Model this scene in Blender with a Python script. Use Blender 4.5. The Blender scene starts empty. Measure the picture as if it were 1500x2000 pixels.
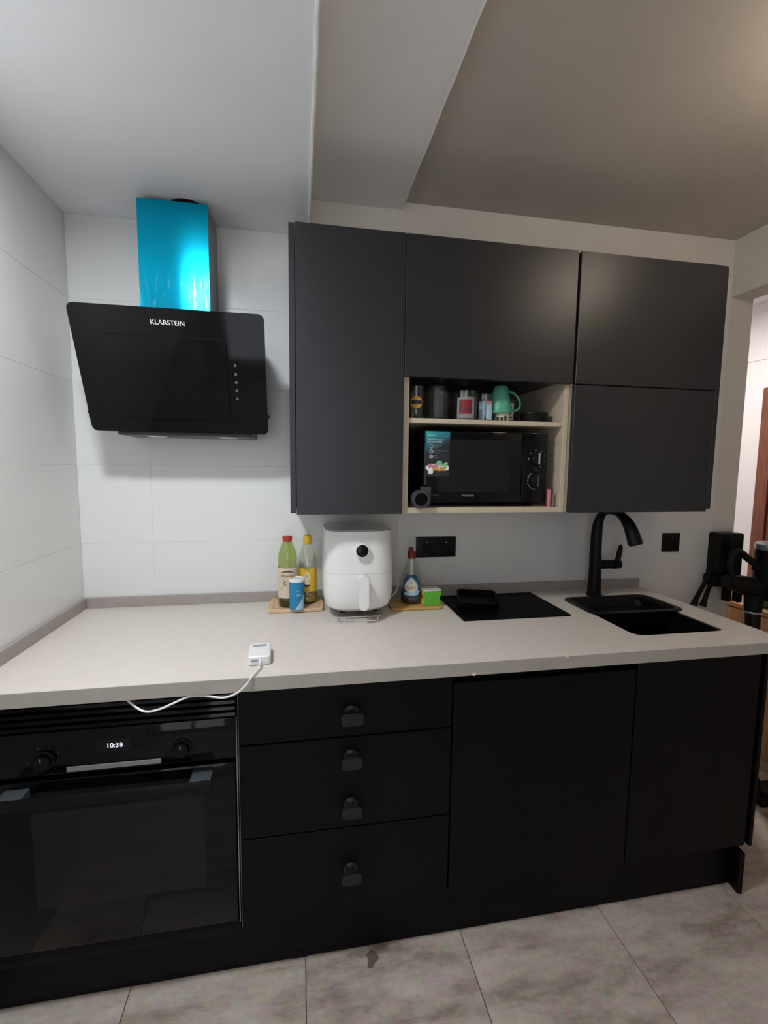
import bpy, bmesh, math, random
from mathutils import Vector, Matrix
random.seed(7)
S = bpy.context.scene
COL = S.collection
PI = math.pi
# ------------------------------------------------------------------ camera
F_PX, YAW, PITCH, ROLL = 907.69, 0.1801, -0.0985, 0.0113
cam_d = bpy.data.cameras.new('camera'); cam = bpy.data.objects.new('camera', cam_d); COL.objects.link(cam)
fw = Vector((math.sin(YAW)*math.cos(PITCH), math.cos(YAW)*math.cos(PITCH), math.sin(PITCH)))
r0 = Vector((math.cos(YAW), -math.sin(YAW), 0)); u0 = r0.cross(fw)
rt = math.cos(ROLL)*r0 + math.sin(ROLL)*u0; up = -math.sin(ROLL)*r0 + math.cos(ROLL)*u0
m = Matrix((rt, up, -fw)).transposed().to_4x4(); m.translation = Vector((0.7598, -1.7833, 1.4160))
cam.matrix_world = m
cam_d.sensor_fit = 'VERTICAL'; cam_d.sensor_height = 24.0; cam_d.lens = F_PX/2000*24.0
cam_d.clip_start = 0.02
S.camera = cam
# ------------------------------------------------------------------ world, exposure, lamps' light
W = bpy.data.worlds.new('world'); S.world = W; W.use_nodes = True
W.node_tree.nodes['Background'].inputs[0].default_value = (0.75, 0.87, 1.0, 1)
W.node_tree.nodes['Background'].inputs[1].default_value = 1.0
S.view_settings.view_transform = 'Standard'; S.view_settings.look = 'None'
S.view_settings.gamma = 1.0; S.view_settings.use_curve_mapping = False
S.view_settings.exposure = 0.0
try:
    S.cycles.sample_clamp_indirect = 6.0; S.cycles.use_denoising = True
    S.cycles.caustics_refractive = False; S.cycles.caustics_reflective = False
except Exception: pass
LED = dict(loc=(0.315, -1.0, 2.212), power=13.7, col=(0.93, 0.97, 1.0), r=0.085)
WARM = dict(loc=(2.04, -1.02, 2.25), power=5.6, col=(1.0, 0.84, 0.65), r=0.085)
HALL_FILL = dict(loc=(3.35, 1.35, 2.66), power=26.0, col=(1.0, 0.93, 0.90), r=0.16)
FILL_STRENGTH = 1.55  # glow of the added window behind the camera, fill for the room
# ------------------------------------------------------------------ materials
def new_mat(name):
    mt = bpy.data.materials.new(name); mt.use_nodes = True
    return mt, mt.node_tree, mt.node_tree.nodes['Principled BSDF']
def M(name, col, rough=0.5, metal=0.0, var=0.06, scale=12.0, spec=0.5, trans=0.0, ior=1.45, bump=0.0, stretch=(1,1,1), rvar=0.05, coat=0.0, bscale=None):
    """principled material with noise driven colour, roughness and optional relief"""
    mt, nt, b = new_mat(name); N = nt.nodes; L = nt.links
    tc = N.new('ShaderNodeTexCoord'); mp = N.new('ShaderNodeMapping'); mp.inputs['Scale'].default_value = stretch
    L.new(tc.outputs['Object'], mp.inputs['Vector'])
    nz = N.new('ShaderNodeTexNoise'); nz.inputs['Scale'].default_value = scale; nz.inputs['Detail'].default_value = 5
    L.new(mp.outputs['Vector'], nz.inputs['Vector'])
    rp = N.new('ShaderNodeValToRGB')
    a = tuple(max(0, c*(1-var)) for c in col); z = tuple(min(1, c*(1+var)) for c in col)
    rp.color_ramp.elements[0].position = .3; rp.color_ramp.elements[1].position = .7
    rp.color_ramp.elements[0].color = (*a, 1); rp.color_ramp.elements[1].color = (*z, 1)
    L.new(nz.outputs['Fac'], rp.inputs['Fac']); L.new(rp.outputs['Color'], b.inputs['Base Color'])
    mr = N.new('ShaderNodeMapRange'); mr.inputs['To Min'].default_value = max(.01, rough-rvar); mr.inputs['To Max'].default_value = min(1, rough+rvar)
    L.new(nz.outputs['Fac'], mr.inputs['Value']); L.new(mr.outputs['Result'], b.inputs['Roughness'])
    b.inputs['Metallic'].default_value = metal; b.inputs['Specular IOR Level'].default_value = spec
    b.inputs['Transmission Weight'].default_value = trans; b.inputs['IOR'].default_value = ior
    b.inputs['Coat Weight'].default_value = coat
    if bump:
        n2 = N.new('ShaderNodeTexNoise'); n2.inputs['Scale'].default_value = bscale or scale*6; n2.inputs['Detail'].default_value = 6
        L.new(mp.outputs['Vector'], n2.inputs['Vector'])
        bp = N.new('ShaderNodeBump'); bp.inputs['Strength'].default_value = bump; bp.inputs['Distance'].default_value = .002
        L.new(n2.outputs['Fac'], bp.inputs['Height']); L.new(bp.outputs['Normal'], b.inputs['Normal'])
    return mt
def EM(name, col, s):
    mt, nt, b = new_mat(name); b.inputs['Base Color'].default_value = (*col, 1)
    b.inputs['Emission Color'].default_value = (*col, 1); b.inputs['Emission Strength'].default_value = s
    return mt
K = {}
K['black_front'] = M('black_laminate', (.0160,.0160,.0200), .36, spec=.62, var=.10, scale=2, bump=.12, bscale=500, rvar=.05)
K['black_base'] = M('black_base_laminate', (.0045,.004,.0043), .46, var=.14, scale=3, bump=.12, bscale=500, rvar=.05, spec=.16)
K['black_metal'] = M('matt_black_metal', (.004,.004,.0045), .36, spec=.22)
K['black_plastic'] = M('black_plastic', (.006,.006,.0068), .4, spec=.25)
K['soft_black'] = M('soft_black_plastic', (.005,.005,.0056), .55, spec=.22)
K['grey_plastic'] = M('dark_grey_plastic', (.045,.045,.055), .5)
K['black_glass'] = M('black_glass', (.0035,.0035,.0045), .06, spec=.30, rvar=.01)
K['hob_glass'] = M('hob_glass', (.002,.002,.0022), .5, spec=.06, rvar=.05)
K['oven_glass'] = M('oven_glass', (.012,.0115,.011), .12, spec=.35, rvar=.02)
K['granite'] = M('black_granite', (.004,.004,.0044), .36, var=.5, scale=300, bump=.2, bscale=600, spec=.25)
K['worktop'] = M('worktop_laminate', (.68,.622,.568), .42, var=.03, scale=30, bump=.05, bscale=400)
K['edge'] = M('worktop_edge_band', (.42,.385,.345), .45, var=.04, scale=40)
K['upstand'] = M('shaded_worktop_laminate', (.37,.33,.31), .5, var=.04, scale=25)  # worktop laminate, its shade at grazing angle painted in as darker colour
K['tile'] = M('wall_tile_glaze', (.775,.775,.77), .30, var=.004, scale=3, rvar=.01)
K['grout'] = M('grout', (.62,.615,.60), .9)
K['plaster'] = M('wall_plaster', (.74,.71,.66), .8, var=.03, scale=8, bump=.25, bscale=120)
K['plaster_white'] = M('ceiling_paint', (.90,.915,.945), .85, var=.015, scale=4, bump=.12, bscale=90)
K['plaster_beam'] = M('beam_paint', (.90,.885,.865), .85, var=.02, scale=5, bump=.35, bscale=60)
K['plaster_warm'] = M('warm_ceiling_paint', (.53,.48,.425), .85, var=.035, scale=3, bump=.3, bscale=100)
K['white_bead'] = M('white_bead', (.88,.88,.87), .6)
K['hall'] = M('hall_paint', (.80,.77,.765), .8, var=.02)
K['maple'] = M('maple_melamine', (.58,.485,.36), .5, var=.06, scale=9, stretch=(1,1,8))
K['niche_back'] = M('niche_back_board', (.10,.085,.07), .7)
K['white_plastic'] = M('white_plastic', (.80,.80,.80), .33, var=.01, coat=.1)
K['white_matt'] = M('white_matt_plastic', (.78,.78,.78), .45, var=.01)
K['steel'] = M('brushed_steel', (.52,.54,.56), .32, 1.0, var=.08, scale=6, stretch=(1,1,90))
K['dark_steel'] = M('dark_grey_steel', (.20,.22,.24), .3, .8)
K['chrome'] = M('chrome_wire', (.75,.75,.75), .18, 1.0)
K['strip'] = M('satin_aluminium', (.42,.42,.42), .4, .7, var=.1, scale=20, stretch=(1,40,40))
K['bracket'] = M('grey_blue_bracket', (.085,.105,.12), .4, .3)
K['bamboo'] = M('bamboo', (.66,.47,.29), .5, var=.13, scale=14, stretch=(2,30,2))
K['bamboo_dark'] = M('bamboo_amber', (.55,.33,.11), .5, var=.15, scale=14, stretch=(2,30,2))
K['wood'] = M('orange_brown_wood', (.52,.27,.12), .45, var=.25, scale=5, stretch=(14,14,1.5))
K['door_wood'] = M('reddish_door_wood', (.17,.06,.032), .45, var=.25, scale=5, stretch=(14,14,1.5))
K['pale_wood'] = M('pale_wood', (.55,.42,.32), .5, var=.1)
def glass_mat(name, col, rough=.02):
    """thin clear plastic or glass: tinted transparency under a fresnel gloss"""
    mt, nt, b = new_mat(name); N = nt.nodes; L = nt.links; N.remove(b)
    out = [n for n in N if n.type == 'OUTPUT_MATERIAL'][0]
    tr = N.new('ShaderNodeBsdfTransparent'); tr.inputs['Color'].default_value = (*col, 1)
    gl = N.new('ShaderNodeBsdfGlossy'); gl.inputs['Color'].default_value = (.95, .95, .95, 1)
    nz = N.new('ShaderNodeTexNoise'); nz.inputs['Scale'].default_value = 20
    mr = N.new('ShaderNodeMapRange'); mr.inputs['To Min'].default_value = rough; mr.inputs['To Max'].default_value = rough+.05
    L.new(nz.outputs['Fac'], mr.inputs['Value']); L.new(mr.outputs['Result'], gl.inputs['Roughness'])
    lw = N.new('ShaderNodeLayerWeight'); lw.inputs['Blend'].default_value = .5
    pw = N.new('ShaderNodeMath'); pw.operation = 'POWER'; pw.inputs[1].default_value = 4; L.new(lw.outputs['Facing'], pw.inputs[0])
    ma = N.new('ShaderNodeMath'); ma.operation = 'MULTIPLY_ADD'; ma.inputs[1].default_value = .5; ma.inputs[2].default_value = .05; L.new(pw.outputs[0], ma.inputs[0])
    mx = N.new('ShaderNodeMixShader'); L.new(ma.outputs[0], mx.inputs['Fac']); L.new(tr.outputs[0], mx.inputs[1]); L.new(gl.outputs[0], mx.inputs[2])
    L.new(mx.outputs[0], out.inputs['Surface'])
    return mt
K['glass'] = glass_mat('clear_glass', (.93,.95,.95), .05)
K['green_glass'] = glass_mat('green_plastic_bottle', (.85,.895,.68), .10)
K['clear_bottle'] = glass_mat('clear_plastic_bottle', (.94,.95,.92), .08)
K['jar_glass'] = glass_mat('green_jar_glass', (.25,.65,.45), .04)
K['smoke_cup'] = glass_mat('smoked_cup', (.10,.22,.22), .05)
K['oil'] = M('golden_oil', (.50,.36,.06), .15, var=.05)
K['vinegar'] = M('dark_vinegar', (.012,.010,.006), .15)
K['detergent'] = M('dark_blue_detergent', (.003,.004,.022), .12)
K['red_cap'] = M('red_cap', (.45,.035,.025), .4)
K['dark_red_cap'] = M('dark_red_cap', (.16,.010,.012), .4)
K['yellow_cap'] = M('yellow_cap', (.72,.50,.04), .4)
K['beige_label'] = M('beige_paper', (.68,.55,.43), .6)
K['yellow_label'] = M('yellow_paper', (.80,.52,.05), .5)
K['print_brown'] = M('brown_ink', (.05,.03,.02), .6)
K['print_red'] = M('red_ink', (.42,.02,.025), .5)
K['dull_red'] = M('dull_red_ink', (.20,.012,.02), .5)
K['pale_frame'] = M('pale_frame_ink', (.50,.48,.48), .5)
K['print_white'] = M('white_ink', (.85,.85,.85), .5)
K['print_grey'] = M('grey_ink', (.32,.33,.36), .5)
K['print_dim'] = M('dim_ink', (.08,.08,.085), .5)
K['print_tan'] = M('tan_ink', (.36,.25,.15), .6)
K['print_cream'] = M('cream_ink', (.75,.72,.60), .5)
K['print_teal'] = M('teal_ink', (.02,.30,.33), .5)
K['print_navy'] = M('navy_ink', (.02,.06,.16), .5)
K['print_blue'] = M('blue_ink', (.02,.22,.45), .45)
K['print_sky'] = M('sky_ink', (.42,.62,.72), .5)
K['print_orange'] = M('orange_ink', (.75,.30,.10), .5)
K['print_amber'] = M('amber_ink', (.55,.28,.03), .5)
K['print_green'] = M('green_ink', (.20,.50,.28), .5)
K['print_black'] = M('black_ink', (.01,.01,.012), .5)
K['print_pink'] = M('pink_ink', (.55,.25,.30), .5)
K['mint'] = M('mint_glaze', (.10,.40,.27), .22, var=.1, scale=60, bump=.9, bscale=160)
K['pink'] = M('pink_plastic', (.72,.22,.30), .5)
K['sponge_green'] = M('green_scourer', (.13,.50,.05), .9, var=.2, scale=200, bump=.6)
K['sponge_yellow'] = M('yellow_sponge', (.75,.50,.10), .9, var=.15, scale=150, bump=.6)
K['paper_grey'] = M('grey_white_paper', (.62,.62,.58), .7)
K['teal_ring'] = M('teal_ring', (.03,.16,.15), .3, .4)
K['silver_cap'] = M('silver_plastic', (.38,.44,.44), .3, .7)
K['digit'] = EM('display_digits', (.72,.74,1.0), 1.6)
K['lamp_cool'] = EM('cool_lamp_lens', LED['col'], 12)
K['lamp_warm'] = EM('warm_lamp_globe', WARM['col'], WARM['power']/(4*PI*PI*WARM['r']**2))
K['fill_hall'] = EM('hall_fill_lens', HALL_FILL['col'], 5)
K['knob_black'] = M('knob_black', (.011,.011,.012), .34, spec=.5)
K['button'] = M('hood_button', (.13,.13,.14), .4)
K['seam'] = M('seam_grey', (.55,.55,.56), .5)
K['hood_body'] = M('hood_body_grey', (.035,.035,.037), .35, .3)
K['shiny_white'] = M('glossy_white_cover', (.78,.78,.77), .14, var=.01, coat=.6)
K['fill_glow'] = EM('fill_window_glow', (.86,.93,1.0), FILL_STRENGTH)
def film_mat():
    mt, nt, b = new_mat('cyan_protective_film'); N = nt.nodes; L = nt.links
    tc = N.new('ShaderNodeTexCoord'); mp = N.new('ShaderNodeMapping'); mp.inputs['Scale'].default_value = (30, 1, 5)
    mp.inputs['Rotation'].default_value = (0, .25, 0)
    L.new(tc.outputs['Object'], mp.inputs['Vector'])
    nz = N.new('ShaderNodeTexNoise'); nz.inputs['Scale'].default_value = 3; nz.inputs['Detail'].default_value = 8; nz.inputs['Roughness'].default_value = .7
    L.new(mp.outputs['Vector'], nz.inputs['Vector'])
    rp = N.new('ShaderNodeValToRGB'); e = rp.color_ramp.elements
    e[0].position = .56; e[0].color = (0,0,0,1); e[1].position = .76; e[1].color = (1,1,1,1)
    L.new(nz.outputs['Fac'], rp.inputs['Fac'])
    sx = N.new('ShaderNodeSeparateXYZ'); L.new(tc.outputs['Object'], sx.inputs['Vector'])
    lo = N.new('ShaderNodeMapRange'); lo.inputs['From Min'].default_value = .52; lo.inputs['From Max'].default_value = .36
    L.new(sx.outputs['Z'], lo.inputs['Value'])
    mu = N.new('ShaderNodeMath'); mu.operation = 'MULTIPLY'; L.new(rp.outputs['Color'], mu.inputs[0]); L.new(lo.outputs['Result'], mu.inputs[1])
    mx = N.new('ShaderNodeMix'); mx.data_type = 'RGBA'; mx.inputs['A'].default_value = (.002,.40,.60,1); mx.inputs['B'].default_value = (.30,.62,.78,1)
    L.new(mu.outputs['Value'], mx.inputs['Factor']); L.new(mx.outputs['Result'], b.inputs['Base Color'])
    b.inputs['Metallic'].default_value = .9; b.inputs['Roughness'].default_value = .15
    tg = N.new('ShaderNodeTangent'); tg.direction_type = 'RADIAL'; tg.axis = 'Z'
    L.new(tg.outputs['Tangent'], b.inputs['Tangent']); b.inputs['Anisotropic'].default_value = .92; b.inputs['Anisotropic Rotation'].default_value = 0.25
    return mt
K['film'] = film_mat()
def floor_mat():
    mt, nt, b = new_mat('grey_beige_floor_tile'); N = nt.nodes; L = nt.links
    g = N.new('ShaderNodeNewGeometry'); mp = N.new('ShaderNodeMapping'); mp.inputs['Scale'].default_value = (1.5, 4.5, 1); mp.inputs['Rotation'].default_value = (0,0,.06)
    L.new(g.outputs['Position'], mp.inputs['Vector'])
    oi = N.new('ShaderNodeObjectInfo'); ad = N.new('ShaderNodeVectorMath'); ad.operation = 'ADD'
    sc = N.new('ShaderNodeMath'); sc.operation = 'MULTIPLY'; sc.inputs[1].default_value = 30; L.new(oi.outputs['Random'], sc.inputs[0])
    cb = N.new('ShaderNodeCombineXYZ'); L.new(sc.outputs[0], cb.inputs[0]); L.new(sc.outputs[0], cb.inputs[1])
    L.new(mp.outputs['Vector'], ad.inputs[0]); L.new(cb.outputs[0], ad.inputs[1])
    n1 = N.new('ShaderNodeTexNoise'); n1.inputs['Scale'].default_value = 1.7; n1.inputs['Detail'].default_value = 9; n1.inputs['Roughness'].default_value = .72; n1.inputs['Distortion'].default_value = .12
    L.new(ad.outputs[0], n1.inputs['Vector'])
    rp = N.new('ShaderNodeValToRGB'); e = rp.color_ramp.elements
    e[0].position = .33; e[0].color = (.25,.195,.162,1); e[1].position = .68; e[1].color = (.70,.615,.55,1)
    k = e.new(.5); k.color = (.53,.455,.40,1)
    L.new(n1.outputs['Fac'], rp.inputs['Fac'])
    n2 = N.new('ShaderNodeTexNoise'); n2.inputs['Scale'].default_value = 60; n2.inputs['Detail'].default_value = 4; L.new(g.outputs['Position'], n2.inputs['Vector'])
    mx = N.new('ShaderNodeMix'); mx.data_type = 'RGBA'; mx.blend_type = 'OVERLAY'; mx.inputs['Factor'].default_value = .32
    L.new(rp.outputs['Color'], mx.inputs['A']); L.new(n2.outputs['Color'], mx.inputs['B']); L.new(mx.outputs['Result'], b.inputs['Base Color'])
    b.inputs['Roughness'].default_value = .48
    return mt
K['floor'] = floor_mat(); K['floor_grout'] = M('floor_grout', (.06,.05,.045), .9)
def label_mat():
    """printed microwave label: teal corner fading into charcoal"""
    mt, nt, b = new_mat('printed_label'); N = nt.nodes; L = nt.links
    tc = N.new('ShaderNodeTexCoord'); sx = N.new('ShaderNodeSeparateXYZ'); L.new(tc.outputs['Generated'], sx.inputs['Vector'])
    a = N.new('ShaderNodeMath'); a.operation = 'MULTIPLY_ADD'; a.inputs[1].default_value = -.28; L.new(sx.outputs['X'], a.inputs[0]); L.new(sx.outputs['Z'], a.inputs[2])
    rp = N.new('ShaderNodeValToRGB'); e = rp.color_ramp.elements
    e[0].position = .48; e[0].color = (.022,.026,.032,1); e[1].position = .95; e[1].color = (.03,.42,.40,1)
    k = e.new(.72); k.color = (.02,.20,.25,1)
    L.new(a.outputs[0], rp.inputs['Fac']); L.new(rp.outputs['Color'], b.inputs['Base Color']); b.inputs['Roughness'].default_value = .35
    return mt
K['label'] = label_mat()
# ------------------------------------------------------------------ mesh helpers
class B:
    def __init__(s): s.bm = bmesh.new()
    def box(s, x0, x1, y0, y1, z0, z1, bev=0.0, seg=2):
        g = bmesh.ops.create_cube(s.bm, size=1)['verts']
        bmesh.ops.scale(s.bm, vec=(x1-x0, y1-y0, z1-z0), verts=g)
        bmesh.ops.translate(s.bm, vec=((x0+x1)/2, (y0+y1)/2, (z0+z1)/2), verts=g)
        if bev > 0:
            es = list({e for v in g for e in v.link_edges})
            bmesh.ops.bevel(s.bm, geom=es, offset=bev, segments=seg, profile=.5, affect='EDGES')
        return s
    def cyl(s, p0, p1, ra, rb=None, n=24, cap=True):
        rb = ra if rb is None else rb
        p0, p1 = Vector(p0), Vector(p1); d = (p1-p0).normalized()
        a = d.orthogonal().normalized(); b = d.cross(a)
        A = [s.bm.verts.new(p0 + (a*math.cos(t)+b*math.sin(t))*ra) for t in [2*PI*i/n for i in range(n)]]
        C = [s.bm.verts.new(p1 + (a*math.cos(t)+b*math.sin(t))*rb) for t in [2*PI*i/n for i in range(n)]]
        for i in range(n): s.bm.faces.new((A[i], A[(i+1) % n], C[(i+1) % n], C[i]))
        if cap: s.bm.faces.new(A[::-1]); s.bm.faces.new(C)
        return s
    def lathe(s, prof, c, n=32, axis='z', caps=True, sx=1.0, sy=1.0):
        """profile (radius, height) pairs turned about c"""
        rows = []
        for r, h in prof:
            row = []
            for i in range(n):
                t = 2*PI*i/n; x, y = r*math.cos(t)*sx, r*math.sin(t)*sy
                p = (x, y, h) if axis == 'z' else ((x, h, y) if axis == 'y' else (h, x, y))
                row.append(s.bm.verts.new((c[0]+p[0], c[1]+p[1], c[2]+p[2])))
            rows.append(row)
        for a, b in zip(rows[:-1], rows[1:]):
            for i in range(n): s.bm.faces.new((a[i], a[(i+1) % n], b[(i+1) % n], b[i]))
        if caps:
            s.bm.faces.new(rows[0][::-1]); s.bm.faces.new(rows[-1])
        return s
    def tube(s, pts, r, n=10, closed=False, flat=1.0, flat_axis=None):
        pts = [Vector(p) for p in pts]; R = r if isinstance(r, (list, tuple)) else [r]*len(pts)
        rows = []; ref = None; N = len(pts)
        for i, p in enumerate(pts):
            if closed: d = pts[(i+1) % N]-pts[i-1]
            else: d = pts[min(i+1, N-1)]-pts[max(i-1, 0)]
            d.normalize()
            if ref is None: ref = d.orthogonal().normalized()
            ref = (ref - d*ref.dot(d)).normalized(); b = d.cross(ref)
            rows.append([s.bm.verts.new(p + (ref*math.cos(2*PI*k/n)+b*math.sin(2*PI*k/n))*R[i]) for k in range(n)])
        pr = list(zip(rows[:-1], rows[1:])) + ([(rows[-1], rows[0])] if closed else [])
        for a, b in pr:
            for k in range(n): s.bm.faces.new((a[k], a[(k+1) % n], b[(k+1) % n], b[k]))
        if not closed: s.bm.faces.new(rows[0][::-1]); s.bm.faces.new(rows[-1])
        return s
    def prism(s, poly, f, d0, d1):
        """extrude a 2-D outline; f(u, v, depth) gives the 3-D point"""
        A = [s.bm.verts.new(f(u, v, d0)) for u, v in poly]; C = [s.bm.verts.new(f(u, v, d1)) for u, v in poly]; n = len(poly)
        for i in range(n): s.bm.faces.new((A[i], A[(i+1) % n], C[(i+1) % n], C[i]))
        s.bm.faces.new(A[::-1]); s.bm.faces.new(C)
        return s
    def ring(s, outer, inner, f, d0, d1):
        rows = [[s.bm.verts.new(f(u, v, d)) for u, v in pl] for pl, d in ((outer, d0), (outer, d1), (inner, d1), (inner, d0))]
        n = len(outer)
        for a, b in zip(rows, rows[1:]+rows[:1]):
            for i in range(n): s.bm.faces.new((a[i], a[(i+1) % n], b[(i+1) % n], b[i]))
        return s
    def loft(s, rings, caps=True):
        rows = [[s.bm.verts.new(p) for p in r] for r in rings]; n = len(rows[0])
        for a, b in zip(rows[:-1], rows[1:]):
            for i in range(n): s.bm.faces.new((a[i], a[(i+1) % n], b[(i+1) % n], b[i]))
        if caps: s.bm.faces.new(rows[0][::-1]); s.bm.faces.new(rows[-1])
        return s
    def poly(s, pts):
        s.bm.faces.new([s.bm.verts.new(p) for p in pts]); return s
    def text(s, body, size, f, width=None, align='CENTER', thick=0.0):
        c = bpy.data.curves.new('t', 'FONT'); c.body = body; c.size = size; c.align_x = align; c.align_y = 'CENTER'
        o = bpy.data.objects.new('t', c); COL.objects.link(o); dg = bpy.context.evaluated_depsgraph_get(); dg.update()
        me = bpy.data.meshes.new_from_object(o.evaluated_get(dg))
        xs = [v.co.x for v in me.vertices] or [0, 1]
        k = 1.0 if width is None else width/(max(xs)-min(xs))
        vs = [s.bm.verts.new(f(v.co.x*k, v.co.y, thick)) for v in me.vertices]
        for p in me.polygons:
            try: s.bm.faces.new([vs[i] for i in p.vertices])
            except ValueError: pass
        bpy.data.objects.remove(o); bpy.data.curves.remove(c); bpy.data.meshes.remove(me)
        return s
def rrect(x0, x1, y0, y1, r, n=6):
    P = []
    for cx, cy, a in ((x1-r, y1-r, 0), (x0+r, y1-r, 90), (x0+r, y0+r, 180), (x1-r, y0+r, 270)):
        for i in range(n+1):
            t = math.radians(a+90*i/n); P.append((cx+r*math.cos(t), cy+r*math.sin(t)))
    return P
XZ = lambda u, v, d: (u, d, v)
XY = lambda u, v, d: (u, v, d)
YZ = lambda u, v, d: (d, u, v)
ORG = {}
def obj(name, b, mat, parent=None, label=None, sharp=35, kind=None, flip=True):
    bm = b.bm
    if flip: bmesh.ops.recalc_face_normals(bm, faces=bm.faces)
    org = ORG.get(parent.name, Vector((0,0,0))) if parent else Vector((0,0,0))
    if org.length > 0: bmesh.ops.translate(bm, vec=-org, verts=bm.verts)
    me = bpy.data.meshes.new(name); bm.to_mesh(me); bm.free()
    for p in me.polygons: p.use_smooth = True
    me.set_sharp_from_angle(angle=math.radians(sharp))
    me.materials.append(K[mat] if isinstance(mat, str) else mat)
    o = bpy.data.objects.new(name, me); COL.objects.link(o)
    if parent: o.parent = parent; ORG[o.name] = org
    if label: o['label'] = label
    if kind: o['kind'] = kind
    return o
def thing(name, label, cat, loc, rz=0.0, group=None):
    o = bpy.data.objects.new(name, None); COL.objects.link(o); o.empty_display_size = .05
    o.location = loc; o.rotation_euler = (0, 0, rz); o['label'] = label; o['category'] = cat
    if group: o['group'] = group
    ORG[o.name] = Vector(loc)
    return o
def tag(o, label, cat, group=None):
    o['label'] = label; o['category'] = cat
    if group: o['group'] = group
    return o
def struct(name, b, mat, parent=None, sharp=35):
    return obj(name, b, mat, parent, kind='structure' if parent is None else None, sharp=sharp)
def copy_part(src, name, parent, loc):
    o = src.copy(); o.name = name; COL.objects.link(o); o.parent = parent; o.location = loc; return o
# ================================================================== SETTING
ZC1, ZC2, ZC3, XB0, XB1, XR0, XR1 = 2.2366, 2.3607, 2.3886, .7998, 1.1386, 2.593, 2.707
YF = -2.75; ZT = 2.75
# floor and its tiles
floor = struct('floor', B().box(-.1, 4.5, YF, 3.0, -.06, -.002), 'floor_grout')
TX, TY, G = .4675, .90, .0022
tile0 = None
for i in range(-1, 10):
    for j in range(-4, 4):
        x0 = .3005 + TX*i; y0 = -.10 + TY*j
        if x0+TX < -.05 or y0 > 2.9 or y0+TY < YF or x0 > 4.4: continue
        if tile0 is None:
            tile0 = obj('tile', B().box(G/2, TX-G/2, G/2, TY-G/2, -.006, 0, .0009, 1), 'floor', floor); tile0.location = (x0, y0, 0)
        else: copy_part(tile0, 'tile', floor, (x0, y0, 0))
# back wall with its glazed tiles
wb = B().box(-.1, XR1, .0010, .12, 0, ZT)
wall_back = struct('wall_back', wb, 'plaster')
th = .2783; zs = [.018+th*k for k in range(8)]; xs = [-.662, .238, 1.138, 2.038]
t0 = None; gp = .0008
for z in zs:
    for x in xs:
        x0, x1 = max(x, .0005), min(x+.90, XR0)
        o = obj('tile', B().box(x0+gp/2, x1-gp/2, 0, .004, z+gp/2, min(z+th, ZC1)-gp/2, .0006, 1), 'tile', wall_back)
# left wall with its tiles (bare below the worktop)
wl = B().box(-.1, -.0009, YF, .0018, .853, ZT).box(-.1, -.022, YF, .0018, 0, .853)
wall_left = struct('wall_left', wl, 'grout')
for z in zs[3:]:
    for y0, y1 in ((-.55, 0), (-1.45, -.55), (-2.35, -1.45), (YF, -2.35)):
        obj('tile', B().box(-.004, 0, y0+gp/2, y1-gp/2, z+gp/2, min(z+th, ZC1)-gp/2, .0006, 1), 'tile', wall_left)
# wall behind the camera with an added window glowing as soft fill, right wall with its opening, hall beyond
WX0, WX1, WZ0, WZ1 = .10, 1.00, .10, 2.18
struct('wall_front', B().box(-.1, WX0, YF-.12, YF, 0, ZT).box(WX1, XR1, YF-.12, YF, 0, ZT).box(WX0, WX1, YF-.12, YF, 0, WZ0).box(WX0, WX1, YF-.12, YF, WZ1, ZT), 'plaster')
w1 = struct('fill_window', B().ring(rrect(WX0, WX1, WZ0, WZ1, .002, 1), rrect(WX0+.06, WX1-.06, WZ0+.06, WZ1-.06, .002, 1), XZ, YF-.09, YF-.02).box((WX0+WX1)/2-.025, (WX0+WX1)/2+.025, YF-.085, YF-.025, WZ0+.06, WZ1-.06), 'white_plastic')
obj('pane', B().box(WX0+.06, (WX0+WX1)/2-.025, YF-.06, YF-.054, WZ0+.06, WZ1-.06), 'fill_glow', w1)
obj('pane', B().box((WX0+WX1)/2+.025, WX1-.06, YF-.06, YF-.054, WZ0+.06, WZ1-.06), 'fill_glow', w1)
struct('wall_right', B().box(XR0, XR1, YF, -1.0, 0, ZT).box(XR0, XR1, -1.0, .0018, 2.155, ZT), 'plaster')
struct('wall_hall', B().box(4.35, 4.47, -2.2, 3.0, 0, ZT).box(XR1, 4.47, 3.0, 3.1, 0, ZT).box(XR1, 4.47, -2.3, -2.2, 0, ZT).box(XR1-.12, XR1, .12, 3.0, 0, ZT), 'hall')
struct('trim_1', B().box(4.343, 4.35, -2.2, 3.0, 2.28, 2.305, .003), 'hall')
# ceilings
struct('ceiling', B().box(-.1, XB0, YF, .0018, ZC1, ZT), 'plaster_white')
struct('ceiling_beam', B().box(XB0, XB1, YF, .0018, ZC2, ZT), 'plaster_beam')
struct('ceiling.001', B().box(XB1, XR0, YF, .0018, ZC3, ZT), 'plaster_warm')
struct('ceiling.002', B().box(XR1, 4.35, -2.2, 3.0, 2.72, ZT), 'hall')
def wavy(x, z, amp, w):
    pts = []; y = YF+.05
    while y < -.02:
        pts.append((x+random.uniform(-amp, amp), y, z+random.uniform(-amp, amp)*.4)); y += .035
    return B().tube(pts, w, 6)
struct('trim_2', wavy(XB0-.002, ZC1-.001, .0009, .0046), 'white_bead')
struct('trim_3', wavy(XB1, ZC2, .0012, .0022), 'plaster_beam')
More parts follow.
